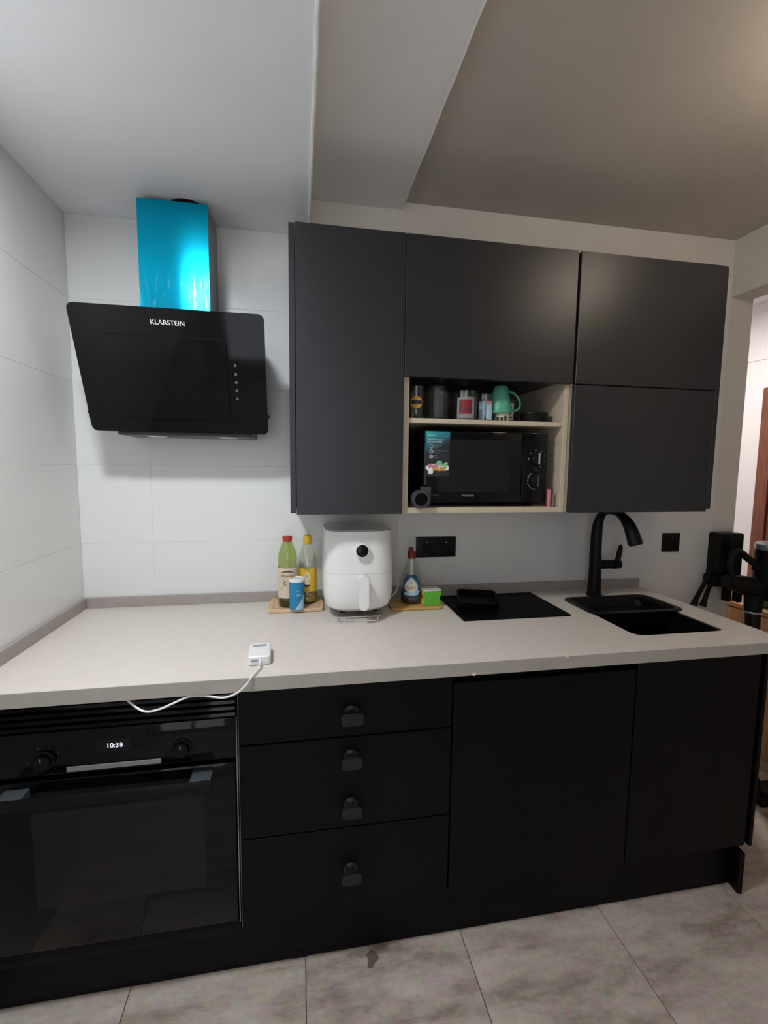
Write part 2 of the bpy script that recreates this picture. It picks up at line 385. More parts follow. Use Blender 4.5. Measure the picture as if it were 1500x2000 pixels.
# hall door (reddish brown) with frame on the hall wall
d1 = struct('door_1', B().box(4.31, 4.345, .58, 1.20, .01, 2.0, .003), 'door_wood')
obj('door_frame', B().box(4.29, 4.35, 1.205, 1.305, 0, 2.05, .006).box(4.29, 4.35, .48, .575, 0, 2.05, .006).box(4.29, 4.35, .575, 1.205, 2.005, 2.05, .006), 'door_wood', d1)
obj('panel', B().box(4.302, 4.312, .68, 1.10, 1.12, 1.88, .004), 'door_wood', d1); obj('panel', B().box(4.302, 4.312, .68, 1.10, .15, .95, .004), 'door_wood', d1)
hd = obj('door_handle', B().cyl((4.31, .64, 1.03), (4.27, .64, 1.03), .009).cyl((4.272, .635, 1.03), (4.272, .75, 1.03), .008), 'steel', d1)
# ceiling lamps, the hall one added as fill
def lamp(name, label, d, mat, rad):
    x, y, z = d['loc']; top = {'lamp_cool': ZC1, 'lamp_warm': ZC3, 'fill_hall': 2.72}[mat]
    t = thing(name, label, 'ceiling lamp', (x, y, top))
    obj('housing', B().lathe([(rad*.6, top), (rad+.012, top-.001), (rad+.012, z+.003), (rad+.004, z)], (x, y, 0), 40), 'white_matt', t)
    obj('diffuser', B().cyl((x, y, z+.0015), (x, y, z-.0005), rad, n=40), mat, t)
    ld = bpy.data.lights.new(name+'_light', 'AREA'); ld.shape = 'DISK'; ld.size = 2*rad; ld.energy = d['power']; ld.color = d['col']
    lo = bpy.data.objects.new(name+'_light', ld); COL.objects.link(lo); lo.parent = t; lo.location = (0, 0, z-.004-top)
lamp('ceiling_lamp', 'round cool white lamp under the lowered ceiling near the left wall', LED, 'lamp_cool', LED['r'])
gx, gy, gz = WARM['loc']
t = thing('ceiling_lamp', 'warm opal globe lamp under the darker ceiling near the sink end', 'ceiling lamp', (gx, gy, ZC3))
obj('canopy', B().lathe([(.03, ZC3-.0003), (.045, ZC3-.002), (.045, ZC3-.02), (.03, gz+WARM['r']*.93)], (gx, gy, 0), 32), 'white_matt', t)
obj('globe', B().lathe([(max(.001, WARM['r']*math.sin(PI*k/16)), gz-WARM['r']*math.cos(PI*k/16)) for k in range(17)], (gx, gy, 0), 32), 'lamp_warm', t)
lamp('ceiling_lamp', 'added round lamp brightening the hall beyond the opening', HALL_FILL, 'fill_hall', HALL_FILL['r'])  # extra lamp added to brighten the hall wall
# ================================================================== WORKTOP
ZW, ZB, YW, XE = .900, .865, -.6587, 2.2285
def plate_with_hole(outer, hole, z0, z1):
    b = B(); bm = b.bm; es = []
    for pl in (outer, hole):
        vs = [bm.verts.new((x, y, z1)) for x, y in pl]
        es += [bm.edges.new((vs[i], vs[(i+1) % len(vs)])) for i in range(len(vs))]
    fs = [f for f in bmesh.ops.triangle_fill(bm, edges=es, use_beauty=True)['geom'] if isinstance(f, bmesh.types.BMFace)]
    ex = bmesh.ops.extrude_face_region(bm, geom=fs)['geom']
    bmesh.ops.translate(bm, vec=(0, 0, z0-z1), verts=[v for v in ex if isinstance(v, bmesh.types.BMVert)])
    return b
SX0, SX1, SY0, SY1 = 1.786, 2.118, -.548, -.135
wt = thing('kitchen_worktop', 'long greige laminate worktop over the black base units', 'worktop', (0, -.33, ZB))
obj('slab', plate_with_hole([(0.0005, YW+.0015), (XE, YW+.0015), (XE, -.0005), (0.0005, -.0005)], rrect(SX0, SX1, SY0, SY1, .035), ZB, ZW), 'worktop', wt)
obj('edge_band', B().box(.0005, .6345, YW, YW+.0016, ZB, ZW-.0004), 'edge', wt)
obj('edge_band', B().box(.6372, XE, YW, YW+.0016, ZB, ZW-.0004), 'edge', wt)
obj('edge_band', B().box(XE, XE+.001, YW, -.001, ZB, ZW-.0004), 'edge', wt)
for cx, cz in ((1.483, .8975), (1.213, .8675)):
    obj('chip', B().lathe([(.0025, -.0004), (.0030, -.0014), (.0060, -.0012), (.0070, -.0002), (.0040, .0003)], (cx, YW, cz), 11, 'y', sx=.8, sy=.6), 'print_cream', wt, label='pale chipped spot on the front edge')
us = tag(obj('worktop_upstand', B().box(.0125, XE, -.0123, -.0003, ZW, .9368, .001, 1), 'upstand'), 'low greige upstand strip along the tiled back wall', 'upstand')
us = tag(obj('worktop_upstand', B().box(.0003, .0123, YW, -.0003, ZW, .9368, .001, 1), 'upstand'), 'short greige upstand strip along the left wall', 'upstand')
# ================================================================== BASE UNITS
YB = -.590; ZTF = .838; ZDB = .172
def carcass(t, x0, x1, z0=.15, z1=.864, back=True):
    obj('carcass', B().box(x0, x0+.016, YB+.021, -.03, z0, z1).box(x1-.016, x1, YB+.021, -.03, z0, z1).box(x0+.016, x1-.016, YB+.021, -.03, z0, z0+.016).box(x0+.016, x1-.016, -.036, -.03, z0+.016, z1).box(x0+.016, x1-.016, YB+.022, YB+.034, z1-.06, z1), 'black_base', t)
# built-in oven and its housing
ov = thing('built_in_oven', 'black built-in oven with glass door below the worktop at left', 'oven', (.30, -.3, .15))
YO = -.598
obj('housing', B().box(.004, .596, -.56, -.03, .15, .86, .002), 'black_plastic', ov)
vent = obj('vent_panel', B().box(.004, .594, -.575, -.56, .772, .862, .001), 'soft_black', ov)
for k in range(5):
    z = .845-.0165*k
    obj('slat', B().prism([(-.596, z-.006), (-.578, z-.003), (-.574, z+.004), (-.594, z+.0015)], YZ, .006, .592), 'black_glass', vent)
cp = obj('control_panel', B().box(.004, .594, YO, -.56, .660, .769, .002), 'black_glass', ov)
dp = obj('display', B().prism(rrect(.264, .345, .707, .739, .002, 2), XZ, YO-.0004, YO+.001), 'oven_glass', cp)
obj('clock_digits', B().text('10:38', .0165, lambda u, v, d: (.306+u, YO-.0009, .7225+v), width=.034), 'digit', cp, label='lit bluish white digits reading 10:38')
for kx in (.149, .462):
    kn = obj('knob', B().lathe([(.024, YO), (.024, YO-.004), (.0195, YO-.005), (.018, YO-.016), (.0155, YO-.018)], (kx, 0, .700), 32, 'y'), 'soft_black', cp)
    obj('pointer', B().box(kx-.0012, kx+.0012, YO-.0186, YO-.0178, .7045, .7145), 'print_grey', kn)
mk = B()
for kx in (.149, .462):
    for a in range(-140, 141, 40):
        t = math.radians(a); mk.lathe([(.0016, YO-.0003), (.0015, YO-.0006)], (kx+.036*math.sin(t), 0, .700+.032*math.cos(t)), 8, 'y')
obj('dial_marks', mk, 'print_dim', cp, kind='stuff')
obj('brand_strip', B().box(.197, .413, YO-.004, YO, .6655, .6785, .001, 1), 'strip', ov, label='satin aluminium strip with faint lettering')
obj('lettering', B().text('BOSCH', .009, lambda u, v, d: (.305+u, YO-.0043, .672+v), width=.036), 'print_grey', ov)
dr = obj('oven_door', B().box(.004, .590, YO-.001, -.565, .195, .648, .003), 'black_glass', ov)
obj('door_window', B().prism(rrect(.113, .512, .31, .566, .006, 3), XZ, YO-.0019, YO+.002), 'oven_glass', dr)
hb = obj('handle', B().box(.055, .540, YO-.046, YO-.040, .606, .634, .002), 'black_plastic', dr)
for hx0, hx1 in ((.061, .115), (.486, .536)):
    obj('bracket', B().box(hx0, hx1, YO-.0405, YO-.001, .612, .6335, .001, 1), 'bracket', hb, label='grey end bracket catching light')
obj('edge_strip', B().box(.5935, .5955, YO+.004, -.56, .185, .768), 'strip', ov, label='thin bright metal edge strip')
obj('lower_panel', B().box(.004, .594, -.588, -.56, .15, .190, .001), 'black_base', ov)
# drawer unit
du = thing('drawer_cabinet', 'black base unit with three drawers and knobs next to the oven', 'cabinet', (.889, -.3, .15))
carcass(du, .5985, 1.1795)
def knob(t, x, z, s=1.0):
    k = obj('knob', B().lathe([(.021*s, YB), (.021*s, YB-.003), (.0165*s, YB-.006), (.0085*s, YB-.008), (.0085*s, YB-.012)], (x, 0, z), 28, 'y')
        .loft([[(x+sx*(.0075+.0165*q)*s, YB-.011-.019*q, z+sz*(.0075+.006*q)*s) for sx, sz in ((-1,-1), (1,-1), (1,1), (-1,1))] for q in (0, .5, 1)]), 'knob_black', t)
    obj('face_plate', B().prism(rrect(x-.029*s, x+.029*s, z-.0185*s, z+.0165*s, .009*s, 5), XZ, YB-.0375, YB-.030), 'knob_black', k)
for z0, z1, kz in ((.684, ZTF, ((.752, 1.0),)), (.419, .682, ((.628, .92), (.487, .92))), (.166, .417, ((.293, .92),))):
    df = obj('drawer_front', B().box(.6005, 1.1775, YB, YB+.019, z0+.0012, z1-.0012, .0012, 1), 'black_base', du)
    for q, s in kz: knob(df, .893, q, s)
obj('edge_strip', B().box(.5985, .6000, YB-.001, YB+.02, .166, ZTF), 'dark_steel', du)
# two doors
for x0, x1, lab in ((1.1815, 1.7605, 'black base cabinet with plain wide door under the induction hob'), (1.7635, 2.2300, 'black base cabinet with plain door under the sink at the right end')):
    bc = thing('base_cabinet', lab, 'cabinet', ((x0+x1)/2, -.3, .15))
    carcass(bc, x0-.001, x1)
    xr = x1 if x1 < 2 else x1-.018
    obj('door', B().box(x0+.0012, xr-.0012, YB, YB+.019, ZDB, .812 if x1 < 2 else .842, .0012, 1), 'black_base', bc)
    if x1 < 2: obj('latch_strip', B().box(1.69, 1.752, YB+.004, YB+.02, .836, .856, .001, 1), 'dark_steel', bc, label='small grey strip in the gap below the worktop')
    else: obj('end_panel', B().box(x1, x1+.0018+.010, YB, -.03, .165, .864, .001, 1), 'black_base', bc)
# plinth
pl = thing('plinth', 'black toe kick board along the floor below the base units', 'plinth', (1.1, -.545, 0))
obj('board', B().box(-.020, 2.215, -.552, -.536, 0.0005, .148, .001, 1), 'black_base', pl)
obj('joint_strip', B().box(.735, .775, -.5535, -.5515, .0005, .02, .0005, 1), 'soft_black', pl)
pe = thing('plinth_end', 'loose black plinth end board sticking out at the right corner', 'plinth', (2.236, -.45, 0), math.radians(-13))
obj('board', B().box(2.228, 2.244, -.60, -.16, .0005, .148, .0015, 1), 'black_base', pe)
# ================================================================== WALL UNITS
YWF = -.36; ZWT, ZWB, ZWM = 2.1077, 1.2665, 1.6915
wc = thing('wall_cabinet', 'tall narrow black wall cabinet nearest the cooker hood', 'cabinet', (.905, -.18, ZWB))
obj('carcass', B().box(.7515, 1.0775, YWF+.02, -.001, ZWB+.006, ZWT-.003), 'black_front', wc)
obj('door', B().box(.7508, 1.0770, YWF, YWF+.019, ZWB, ZWT, .0012, 1), 'black_front', wc)
obj('cover_panel', B().box(.7324, .7494, YWF+.003, -.001, ZWB+.004, ZWT-.002, .001, 1), 'black_front', wc)
wm = thing('wall_cabinet', 'black wall cabinet over an open maple niche holding the microwave', 'cabinet', (1.361, -.18, ZWB))
obj('carcass', B().box(1.0792, 1.6432, YWF+.02, -.001, ZWM+.012, ZWT-.003), 'black_front', wm)
obj('door', B().box(1.0788, 1.6436, YWF, YWF+.019, ZWM, ZWT, .0012, 1), 'black_front', wm)
obj('side_panel', B().box(1.0788, 1.0985, YWF+.018, -.001, ZWB, ZWM+.012, .001, 1), 'maple', wm)
obj('side_panel', B().box(1.6270, 1.6432, YWF+.018, -.001, ZWB, ZWM+.012, .001, 1), 'maple', wm)
obj('shelf', B().box(1.0985, 1.6270, YWF+.026, -.008, 1.5535, 1.5685, .001, 1), 'maple', wm)
obj('bottom_board', B().box(1.0985, 1.6270, YWF+.018, -.008, ZWB, 1.2835, .001, 1), 'maple', wm)
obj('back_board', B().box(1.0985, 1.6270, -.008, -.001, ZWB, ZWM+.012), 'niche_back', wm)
wr = thing('wall_cabinet', 'black wall cabinet with two stacked doors at the right end', 'cabinet', (1.925, -.18, ZWB))
obj('carcass', B().box(1.6620, 2.1880, YWF+.02, -.001, ZWB+.006, ZWT-.003), 'black_front', wr)
obj('side_panel', B().box(1.6440, 1.6612, YWF+.020, -.001, ZWB+.002, ZWT-.003, .001, 1), 'maple', wr, label='pale maple cabinet side edge')
obj('door', B().box(1.6530, 2.1905, YWF, YWF+.019, ZWM+.0012, ZWT, .0012, 1), 'black_front', wr)
obj('door', B().box(1.6530, 2.1905, YWF, YWF+.019, ZWB, ZWM-.0018, .0012, 1), 'black_front', wr)
obj('cover_panel', B().box(2.1915, 2.2077, YWF+.001, -.001, ZWB+.010, ZWT-.002, .001, 1), 'black_front', wr)
# ================================================================== RANGE HOOD
hd = thing('range_hood', 'slanted black glass cooker hood with cyan film on its chimney', 'cooker hood', (.393, -.1, 1.51))
HT, HB = Vector((0, -.3173, 1.8572)), Vector((0, -.1789, 1.5155))
sl = (HT-HB).normalized(); hn = Vector((0, -sl.z, sl.y)); HL = (HT-HB).length
HF = lambda u, v, d: tuple(HB + Vector((u, 0, 0)) + sl*v + hn*d)
obj('body', B().prism([(-.004, 1.506), (-.172, 1.506), (-.296, 1.828), (-.176, 1.852), (-.004, 1.852)], YZ, .198, .607), 'hood_body', hd)
gl = obj('glass_panel', B().prism(rrect(.1267, .6589, 0, HL, .018, 6), HF, -.008, 0), 'black_glass', hd, sharp=25)
obj('centre_panel', B().prism(rrect(.212, .543, .049, .290, .014, 6), HF, .0005, .007), 'black_glass', gl, sharp=25)
obj('panel_gap', B().ring(rrect(.208, .548, .045, .294, .017, 6), rrect(.212, .543, .049, .290, .014, 6), HF, .0003, .0012), 'soft_black', gl)
obj('brand_name', B().text('KLARSTEIN', .0185, lambda u, v, d: HF(.387+u, .3295+v, .0006), width=.092), 'print_white', gl, label='white lettering reading KLARSTEIN')
for k in range(5):
    obj('button', B().prism([(.5675+.0042*math.cos(a*PI/8), .218-.0255*k+.0042*math.sin(a*PI/8)) for a in range(16)], HF, .0003, .0016), 'button', gl)
for sx in (.1260, .6605):
    obj('clip', B().prism([(sx-.004, .055), (sx+.004, .055), (sx+.004, .062), (sx-.004, .062)], HF, -.011, -.003), 'black_plastic', gl)
for lx in (.30, .525):
    obj('lamp_lens', B().cyl((lx, -.128, 1.507), (lx, -.128, 1.5030), .030, n=32), 'white_matt', hd)
ch = obj('chimney', B().box(.2758, .4820, -.1700, -.0015, 1.835, 2.2201, .0015, 1), 'dark_steel', hd)
obj('protective_film', B().box(.2758, .4826, -.1714, -.1704, 1.838, 2.2208), 'film', ch, label='cyan protective film over the chimney front')
obj('duct', B().cyl((.41, -.108, 2.15), (.41, -.108, ZC1-.0005), .055, n=32).lathe([(.055, 2.221), (.059, 2.2245), (.055, 2.228), (.059, 2.2315), (.055, 2.235)], (.41, -.108, 0), 32), 'soft_black', hd)
# ================================================================== SINK, TAP, HOB
sk = thing('kitchen_sink', 'deep black granite sink set into the worktop at right', 'sink', (1.95, -.34, .70))
o_, i_ = rrect(SX0+.0006, SX1-.0006, SY0+.0006, SY1-.0006, .034), rrect(SX0+.010, SX1-.010, SY0+.009, SY1-.009, .03)
ib = rrect(SX0+.018, SX1-.018, SY0+.018, SY1-.018, .04); ob = rrect(SX0+.008, SX1-.008, SY0+.008, SY1-.008, .045)
obj('bowl', B().loft([[(x, y, .71) for x, y in ob], [(x, y, .885) for x, y in o_], [(x, y, .896) for x, y in o_], [(x, y, .896) for x, y in i_], [(x, y, .885) for x, y in i_], [(x, y, .722) for x, y in ib]]), 'granite', sk)
obj('drain', B().lathe([(.045, .7215), (.045, .7245), (.036, .7245), (.030, .7225), (.004, .7225)], (1.95, -.40, 0), 32), 'dark_steel', sk)
ty = thing('drainer_tray', 'shallow black tray laid over the back half of the sink', 'tray', (1.963, -.24, .9))
t1, t2, t3, t4 = rrect(1.777, 2.150, -.352, -.138, .036), rrect(1.795, 2.132, -.336, -.150, .030), rrect(1.805, 2.108, -.325, -.163, .035), rrect(1.797, 2.116, -.333, -.152, .035)
obj('tray_shell', B().loft([[(x, y, .862) for x, y in t4], [(x, y, .901) for x, y in t4], [(x, y, .901) for x, y in t1], [(x, y, .906) for x, y in t1], [(x, y, .9068) for x, y in t2], [(x, y, .868) for x, y in t3]]), 'granite', ty, sharp=50)
fa = thing('kitchen_tap', 'matt black arched kitchen tap standing behind the sink', 'tap', (1.945, -.105, .9))
ctrl = [(1.943,-.105,.901,.027), (1.943,-.105,.96,.0255), (1.942,-.105,1.03,.0235), (1.940,-.105,1.09,.0225), (1.940,-.106,1.15,.0215), (1.941,-.110,1.195,.0195), (1.942,-.122,1.225,.0165), (1.942,-.142,1.243,.0135), (1.942,-.168,1.2515,.0125), (1.942,-.200,1.2525,.0125), (1.943,-.228,1.247,.0140), (1.945,-.252,1.234,.0170), (1.951,-.272,1.212,.0205), (1.957,-.287,1.182,.0235), (1.962,-.297,1.152,.0255), (1.963,-.300,1.1425,.0262)]
def smooth(c, n=4):
    out = []
    for i in range(len(c)-1):
        p0, p1, p2, p3 = c[max(i-1, 0)], c[i], c[i+1], c[min(i+2, len(c)-1)]
        for k in range(n):
            t = k/n
            out.append(tuple(.5*((2*b)+(-a+d)*t+(2*a-5*b+4*d-e)*t*t+(-a+3*b-3*d+e)*t**3) for a, b, d, e in zip(p0, p1, p2, p3)))
    return out + [c[-1]]
cs = smooth(ctrl, 3)
obj('body', B().tube([c[:3] for c in cs], [c[3] for c in cs], 24), 'black_metal', fa)
obj('base_ring', B().lathe([(.031, .9003), (.031, .906), (.028, .909)], (1.943, -.105, 0), 32), 'black_metal', fa)
obj('spray_head', B().cyl((1.963, -.300, 1.1428), (1.9635, -.3015, 1.139), .0235, .021, 24), 'soft_black', fa)
lv = obj('valve', B().cyl((1.955, -.105, 1.027), (2.020, -.105, 1.026), .0195, .0175).cyl((2.020, -.105, 1.026), (2.024, -.105, 1.026), .015).cyl((2.024, -.105, 1.026), (2.052, -.105, 1.026), .0195, .0185), 'black_metal', fa)
obj('lever', B().tube([(2.040,-.105,1.03), (2.043,-.107,1.05), (2.045,-.110,1.075), (2.047,-.112,1.095), (2.048,-.113,1.108)], [.012,.0105,.0105,.0095,.005], 14), 'black_metal', fa)
hob = thing('induction_hob', 'flat black glass induction hob on the worktop', 'hob', (1.497, -.19, ZW))
obj('glass_top', B().prism(rrect(1.299, 1.695, -.341, -.042, .004, 3), XY, ZW+.0003, ZW+.0045), 'hob_glass', hob, sharp=25)
gd = thing('griddle', 'low black square griddle lying on the induction hob', 'griddle', (1.415, -.165, ZW+.0045), math.radians(-17))
gc = Vector((1.415, -.165, ZW+.005))
def gq(hw, hh, r, z): return [(gc.x+x, gc.y+y, gc.z+z) for x, y in rrect(-hw, hw, -hh, hh, r, 5)]
obj('pan_body', B().loft([gq(.066, .086, .016, 0), gq(.074, .096, .02, .022), gq(.074, .096, .02, .028), gq(.069, .091, .017, .028), gq(.062, .082, .014, .010)]), 'hob_glass', gd)
rb = B()
for k in range(7): rb.box(gc.x-.050+.0166*k-.003, gc.x-.050+.0166*k+.003, gc.y-.078, gc.y+.078, gc.z+.0095, gc.z+.0135, .001, 1)
obj('ridges', rb, 'hob_glass', gd)
# ================================================================== SOCKETS
so = thing('double_socket', 'wide black double socket on the wall above the hob', 'socket', (1.298, 0, 1.094))
obj('plate', B().box(1.2155, 1.3805, -.0085, -.0002, 1.0535, 1.1365, .002), 'black_plastic', so)
for cx in (1.257, 1.339):
    rc = obj('receptacle', B().lathe([(.0225, -.0084), (.0225, -.0100), (.0195, -.0100), (.0185, -.0088), (.002, -.0088)], (cx, 0, 1.095), 28, 'y'), 'soft_black', so)
    obj('pin_hole', B().cyl((cx-.0095, -.0086, 1.095), (cx-.0095, -.0093, 1.095), .0026, n=12).cyl((cx+.0095, -.0086, 1.095), (cx+.0095, -.0093, 1.095), .0026, n=12), 'print_black', rc)
    obj('earth_clip', B().box(cx-.0015, cx+.0015, -.0112, -.0088, 1.1115, 1.1165), 'chrome', rc)
so = thing('light_switch', 'small square black switch on the wall right of the tap', 'switch', (2.378, 0, 1.094))
obj('plate', B().box(2.3355, 2.4205, -.0085, -.0002, 1.0525, 1.1355, .002), 'black_plastic', so)
obj('rocker', B().box(2.3525, 2.4035, -.0115, -.0084, 1.0695, 1.1185, .002), 'black_metal', so)
obj('indicator', B().cyl((2.378, -.0113, 1.1125), (2.378, -.0120, 1.1125), .002, n=10), 'print_grey', so)
# ================================================================== ON THE WORKTOP
def board(name, label, x0, x1, y0, y1, h, mat):
    t = thing(name, label, 'board', ((x0+x1)/2, (y0+y1)/2, ZW))
    rr = lambda i, z: [(x, y, z) for x, y in rrect(x0+i, x1-i, y0+i, y1-i, .016-i, 5)]
    obj('plank', B().loft([rr(.003, ZW+.0004), rr(0, ZW+.003), rr(0, ZW+h-.002), rr(.002, ZW+h)]), mat, t)
    obj('juice_groove', B().ring(rrect(x0+.014, x1-.014, y0+.014, y1-.014, .009, 4), rrect(x0+.018, x1-.018, y0+.018, y1-.018, .007, 4), XY, ZW+h-.0005, ZW+h+.0004), 'bamboo_dark', t)
    return t
board('chopping_board', 'pale bamboo board under the two bottles left of the air fryer', .648, .842, -.166, -.016, .013, 'bamboo')
board('chopping_board', 'amber wooden board under the washing up liquid and sponge', 1.083, 1.272, -.203, -.095, .010, 'bamboo_dark')
ZBD = ZW+.0138
def cyl_map(cx, cy, r, a0, z0):
    """flat print wrapped round a bottle: u along the girth, v upward, a0 = facing angle"""
    return lambda u, v, d: (cx+(r+d)*math.sin(a0+u/r), cy-(r+d)*math.cos(a0+u/r), z0+v)
def band(b, f, u0, u1, v0, v1, n=14, d=0.0):
    rows = [[b.bm.verts.new(f(u0+(u1-u0)*i/n, v, d)) for i in range(n+1)] for v in (v0, v1)]
    for i in range(n): b.bm.faces.new((rows[0][i], rows[0][i+1], rows[1][i+1], rows[1][i]))
    return b
def rows_shape(b, f, half, v0, v1, cu=0.0, d=.0004, nv=12, nu=8):
    """flat print of half-width half(v) laid on a curved surface in small quads"""
    R_ = [[b.bm.verts.new(f(cu+half(v)*(2*i/nu-1), v, d)) for i in range(nu+1)] for v in [v0+(v1-v0)*k/nv for k in range(nv+1)]]
    for p, q in zip(R_[:-1], R_[1:]):
        for i in range(nu): b.bm.faces.new((p[i], p[i+1], q[i+1], q[i]))
    return b
def blob(b, f, cu, cv, ru, rv, n=18, d=.0004, lo=-.999, hi=.999):
    return rows_shape(b, f, lambda v: ru*math.sqrt(max(.002, 1-((v-cv)/rv)**2)), cv+rv*lo, cv+rv*hi, cu, d)
def quad(b, f, pts, d=.0004):
    b.bm.faces.new([b.bm.verts.new(f(u, v, d)) for u, v in pts]); return b
def shell(prof, c, n=36, t=.0012, sx=1, sy=1):
    inner = [(max(r-t, .0006), h+(t if i == 0 else 0)) for i, (r, h) in enumerate(prof)]
    return B().lathe(prof + inner[::-1], c, n, caps=False, sx=sx, sy=sy)
# green bottle
c = (.7155, -.117); Z = ZBD; a0 = math.radians(-2)
t = thing('vinegar_bottle', 'green plastic bottle with red cap and beige label', 'bottle', (*c, Z))
R = .0335
obj('bottle_body', shell([(.0006, Z), (R-.006, Z), (R, Z+.006), (R, Z+.15), (R-.0012, Z+.153), (R, Z+.156), (R-.0012, Z+.162), (R, Z+.165), (R, Z+.178), (R-.0035, Z+.196), (R-.011, Z+.217), (.0165, Z+.232), (.0145, Z+.237), (.0145, Z+.244)], (c[0], c[1], 0)), 'green_glass', t, sharp=60)
obj('vinegar', B().lathe([(R-.007, Z+.0015), (R-.0014, Z+.0065), (R-.0014, Z+.045)], (c[0], c[1], 0), 32), 'vinegar', t)
obj('cap', B().lathe([(.0150, Z+.232), (.0155, Z+.234), (.0175, Z+.2465), (.0170, Z+.2510), (.0150, Z+.2522)], (c[0], c[1], 0), 28), 'red_cap', t, label='red screw cap')
f = cyl_map(c[0], c[1], R+.0005, a0, Z)
lb = obj('paper_label', band(B(), f, -.070, .070, .034, .142, 36), 'beige_label', t, flip=False)
pr = quad(B(), f, [(-.022, .118), (.028, .118), (.028, .1215), (-.022, .1215)])
ar = [(-.026+.055*i/14, .1245+.0085*math.sin(PI*i/14)) for i in range(15)]; ai = [(u, v-.005*math.sin(PI*k/14)-.0002) for k, (u, v) in enumerate(ar)]
for k in range(14): quad(pr, f, [ai[k], ai[k+1], ar[k+1], ar[k]])
pr.text('VINAGRE', .012, lambda u, v, d: f(.0015+u, .1135+v, .0007), width=.046)
quad(pr, f, [(-.020, .062), (.012, .062), (.012, .071), (-.020, .074)])
obj('label_print', pr, 'print_brown', lb, flip=False, kind='stuff')
pr = quad(B(), f, [(-.025, .1065), (.030, .1065), (.030, .1185), (-.025, .1185)], .0003)
for k in range(6): blob(pr, f, -.009+.004*math.sin(k*2.1), .081+.0036*k, .0042-.0003*k, .0032)
for k in range(4): quad(pr, f, [(-.024, .039+.0045*k), (.020, .039+.0045*k), (.020, .0402+.0045*k), (-.024, .0402+.0045*k)])
obj('label_art', pr, 'print_tan', lb, flip=False, kind='stuff')
# clear oil bottle
c = (.7855, -.082); a0 = math.radians(-3)
t = thing('oil_bottle', 'clear plastic oil bottle with yellow cap and yellow label', 'bottle', (*c, Z))
R = .0345
obj('bottle_body', shell([(.0006, Z+.003), (R-.012, Z), (R-.004, Z+.002), (R, Z+.008), (R, Z+.024), (R-.002, Z+.027), (R, Z+.030), (R, Z+.042), (R-.0015, Z+.045), (R-.0015, Z+.132), (R, Z+.135), (R, Z+.150), (R-.004, Z+.172), (R-.013, Z+.200), (.0150, Z+.215), (.0130, Z+.222), (.0130, Z+.240)], (c[0], c[1], 0)), 'clear_bottle', t, sharp=60)
obj('oil', B().lathe([(R-.010, Z+.004), (R-.0014, Z+.009), (R-.0014, Z+.024), (R-.0035, Z+.027), (R-.0014, Z+.030), (R-.0014, Z+.040)], (c[0], c[1], 0), 32), 'oil', t)
obj('cap', B().lathe([(.0150, Z+.223), (.0155, Z+.225), (.0150, Z+.247), (.0135, Z+.249)], (c[0], c[1], 0), 28), 'yellow_cap', t, label='yellow screw cap')
obj('cap_ring', B().lathe([(.0145, Z+.2165), (.0155, Z+.2175), (.0155, Z+.2205), (.0145, Z+.2215)], (c[0], c[1], 0), 28), 'yellow_cap', t)
f = cyl_map(c[0], c[1], R-.0008, a0, Z)
lb = obj('paper_label', band(B(), f, -.064, .064, .0455, .1315, 36), 'yellow_label', t, flip=False)
obj('label_print', blob(B(), f, 0, .0745, .0125, .011, d=.0007, hi=-.30).text('GIRASOL', .008, lambda u, v, d: f(u, .1245+v, .0004), width=.024), 'print_brown', lb, flip=False, kind='stuff')
pr = blob(B(), f, 0, .098, .010, .017, d=.0003); blob(pr, f, 0, .0765, .013, .0055, d=.0006)
obj('label_art', pr, 'print_cream', lb, flip=False, kind='stuff')
obj('label_drop', quad(B(), f, [(-.006, .090), (.006, .090), (.0015, .108), (-.0015, .108)], .0005), 'print_amber', lb, flip=False)
# salt can
c = (.7475, -.158); R = .0255; a0 = math.radians(-1)
t = thing('salt_can', 'blue cardboard salt can with white lid in front of the bottles', 'can', (*c, Z))
obj('can_body', B().lathe([(R-.001, Z), (R, Z+.001), (R, Z+.098), (R-.001, Z+.099)], (c[0], c[1], 0), 40), 'print_blue', t)
obj('lid', B().lathe([(R+.0012, Z+.098), (R+.0015, Z+.100), (R+.0015, Z+.1085), (R+.0005, Z+.110), (R-.003, Z+.110), (R-.0045, Z+.1075), (.002, Z+.1075)], (c[0], c[1], 0), 40), 'white_plastic', t)
f = cyl_map(c[0], c[1], R+.0002, a0, Z)
pr = B(); n = 12
for k in range(n):
    u0_, u1_ = -.006+.034*k/n, -.006+.034*(k+1)/n
    quad(pr, f, [(u0_, .0015), (u1_, .0015), (u1_, .002+.052*((k+1)/n)**1.1), (u0_, .002+.052*(k/n)**1.1)], .0003)
obj('snow_print', pr, 'print_sky', t, flip=False)
obj('lettering', B().text('SAL', .0125, lambda u, v, d: f(.008+u, .0535+v, .0004), width=.018).text('fina', .006, lambda u, v, d: f(.006+u, .068+v, .0004), width=.011), 'print_sky', t, flip=False)
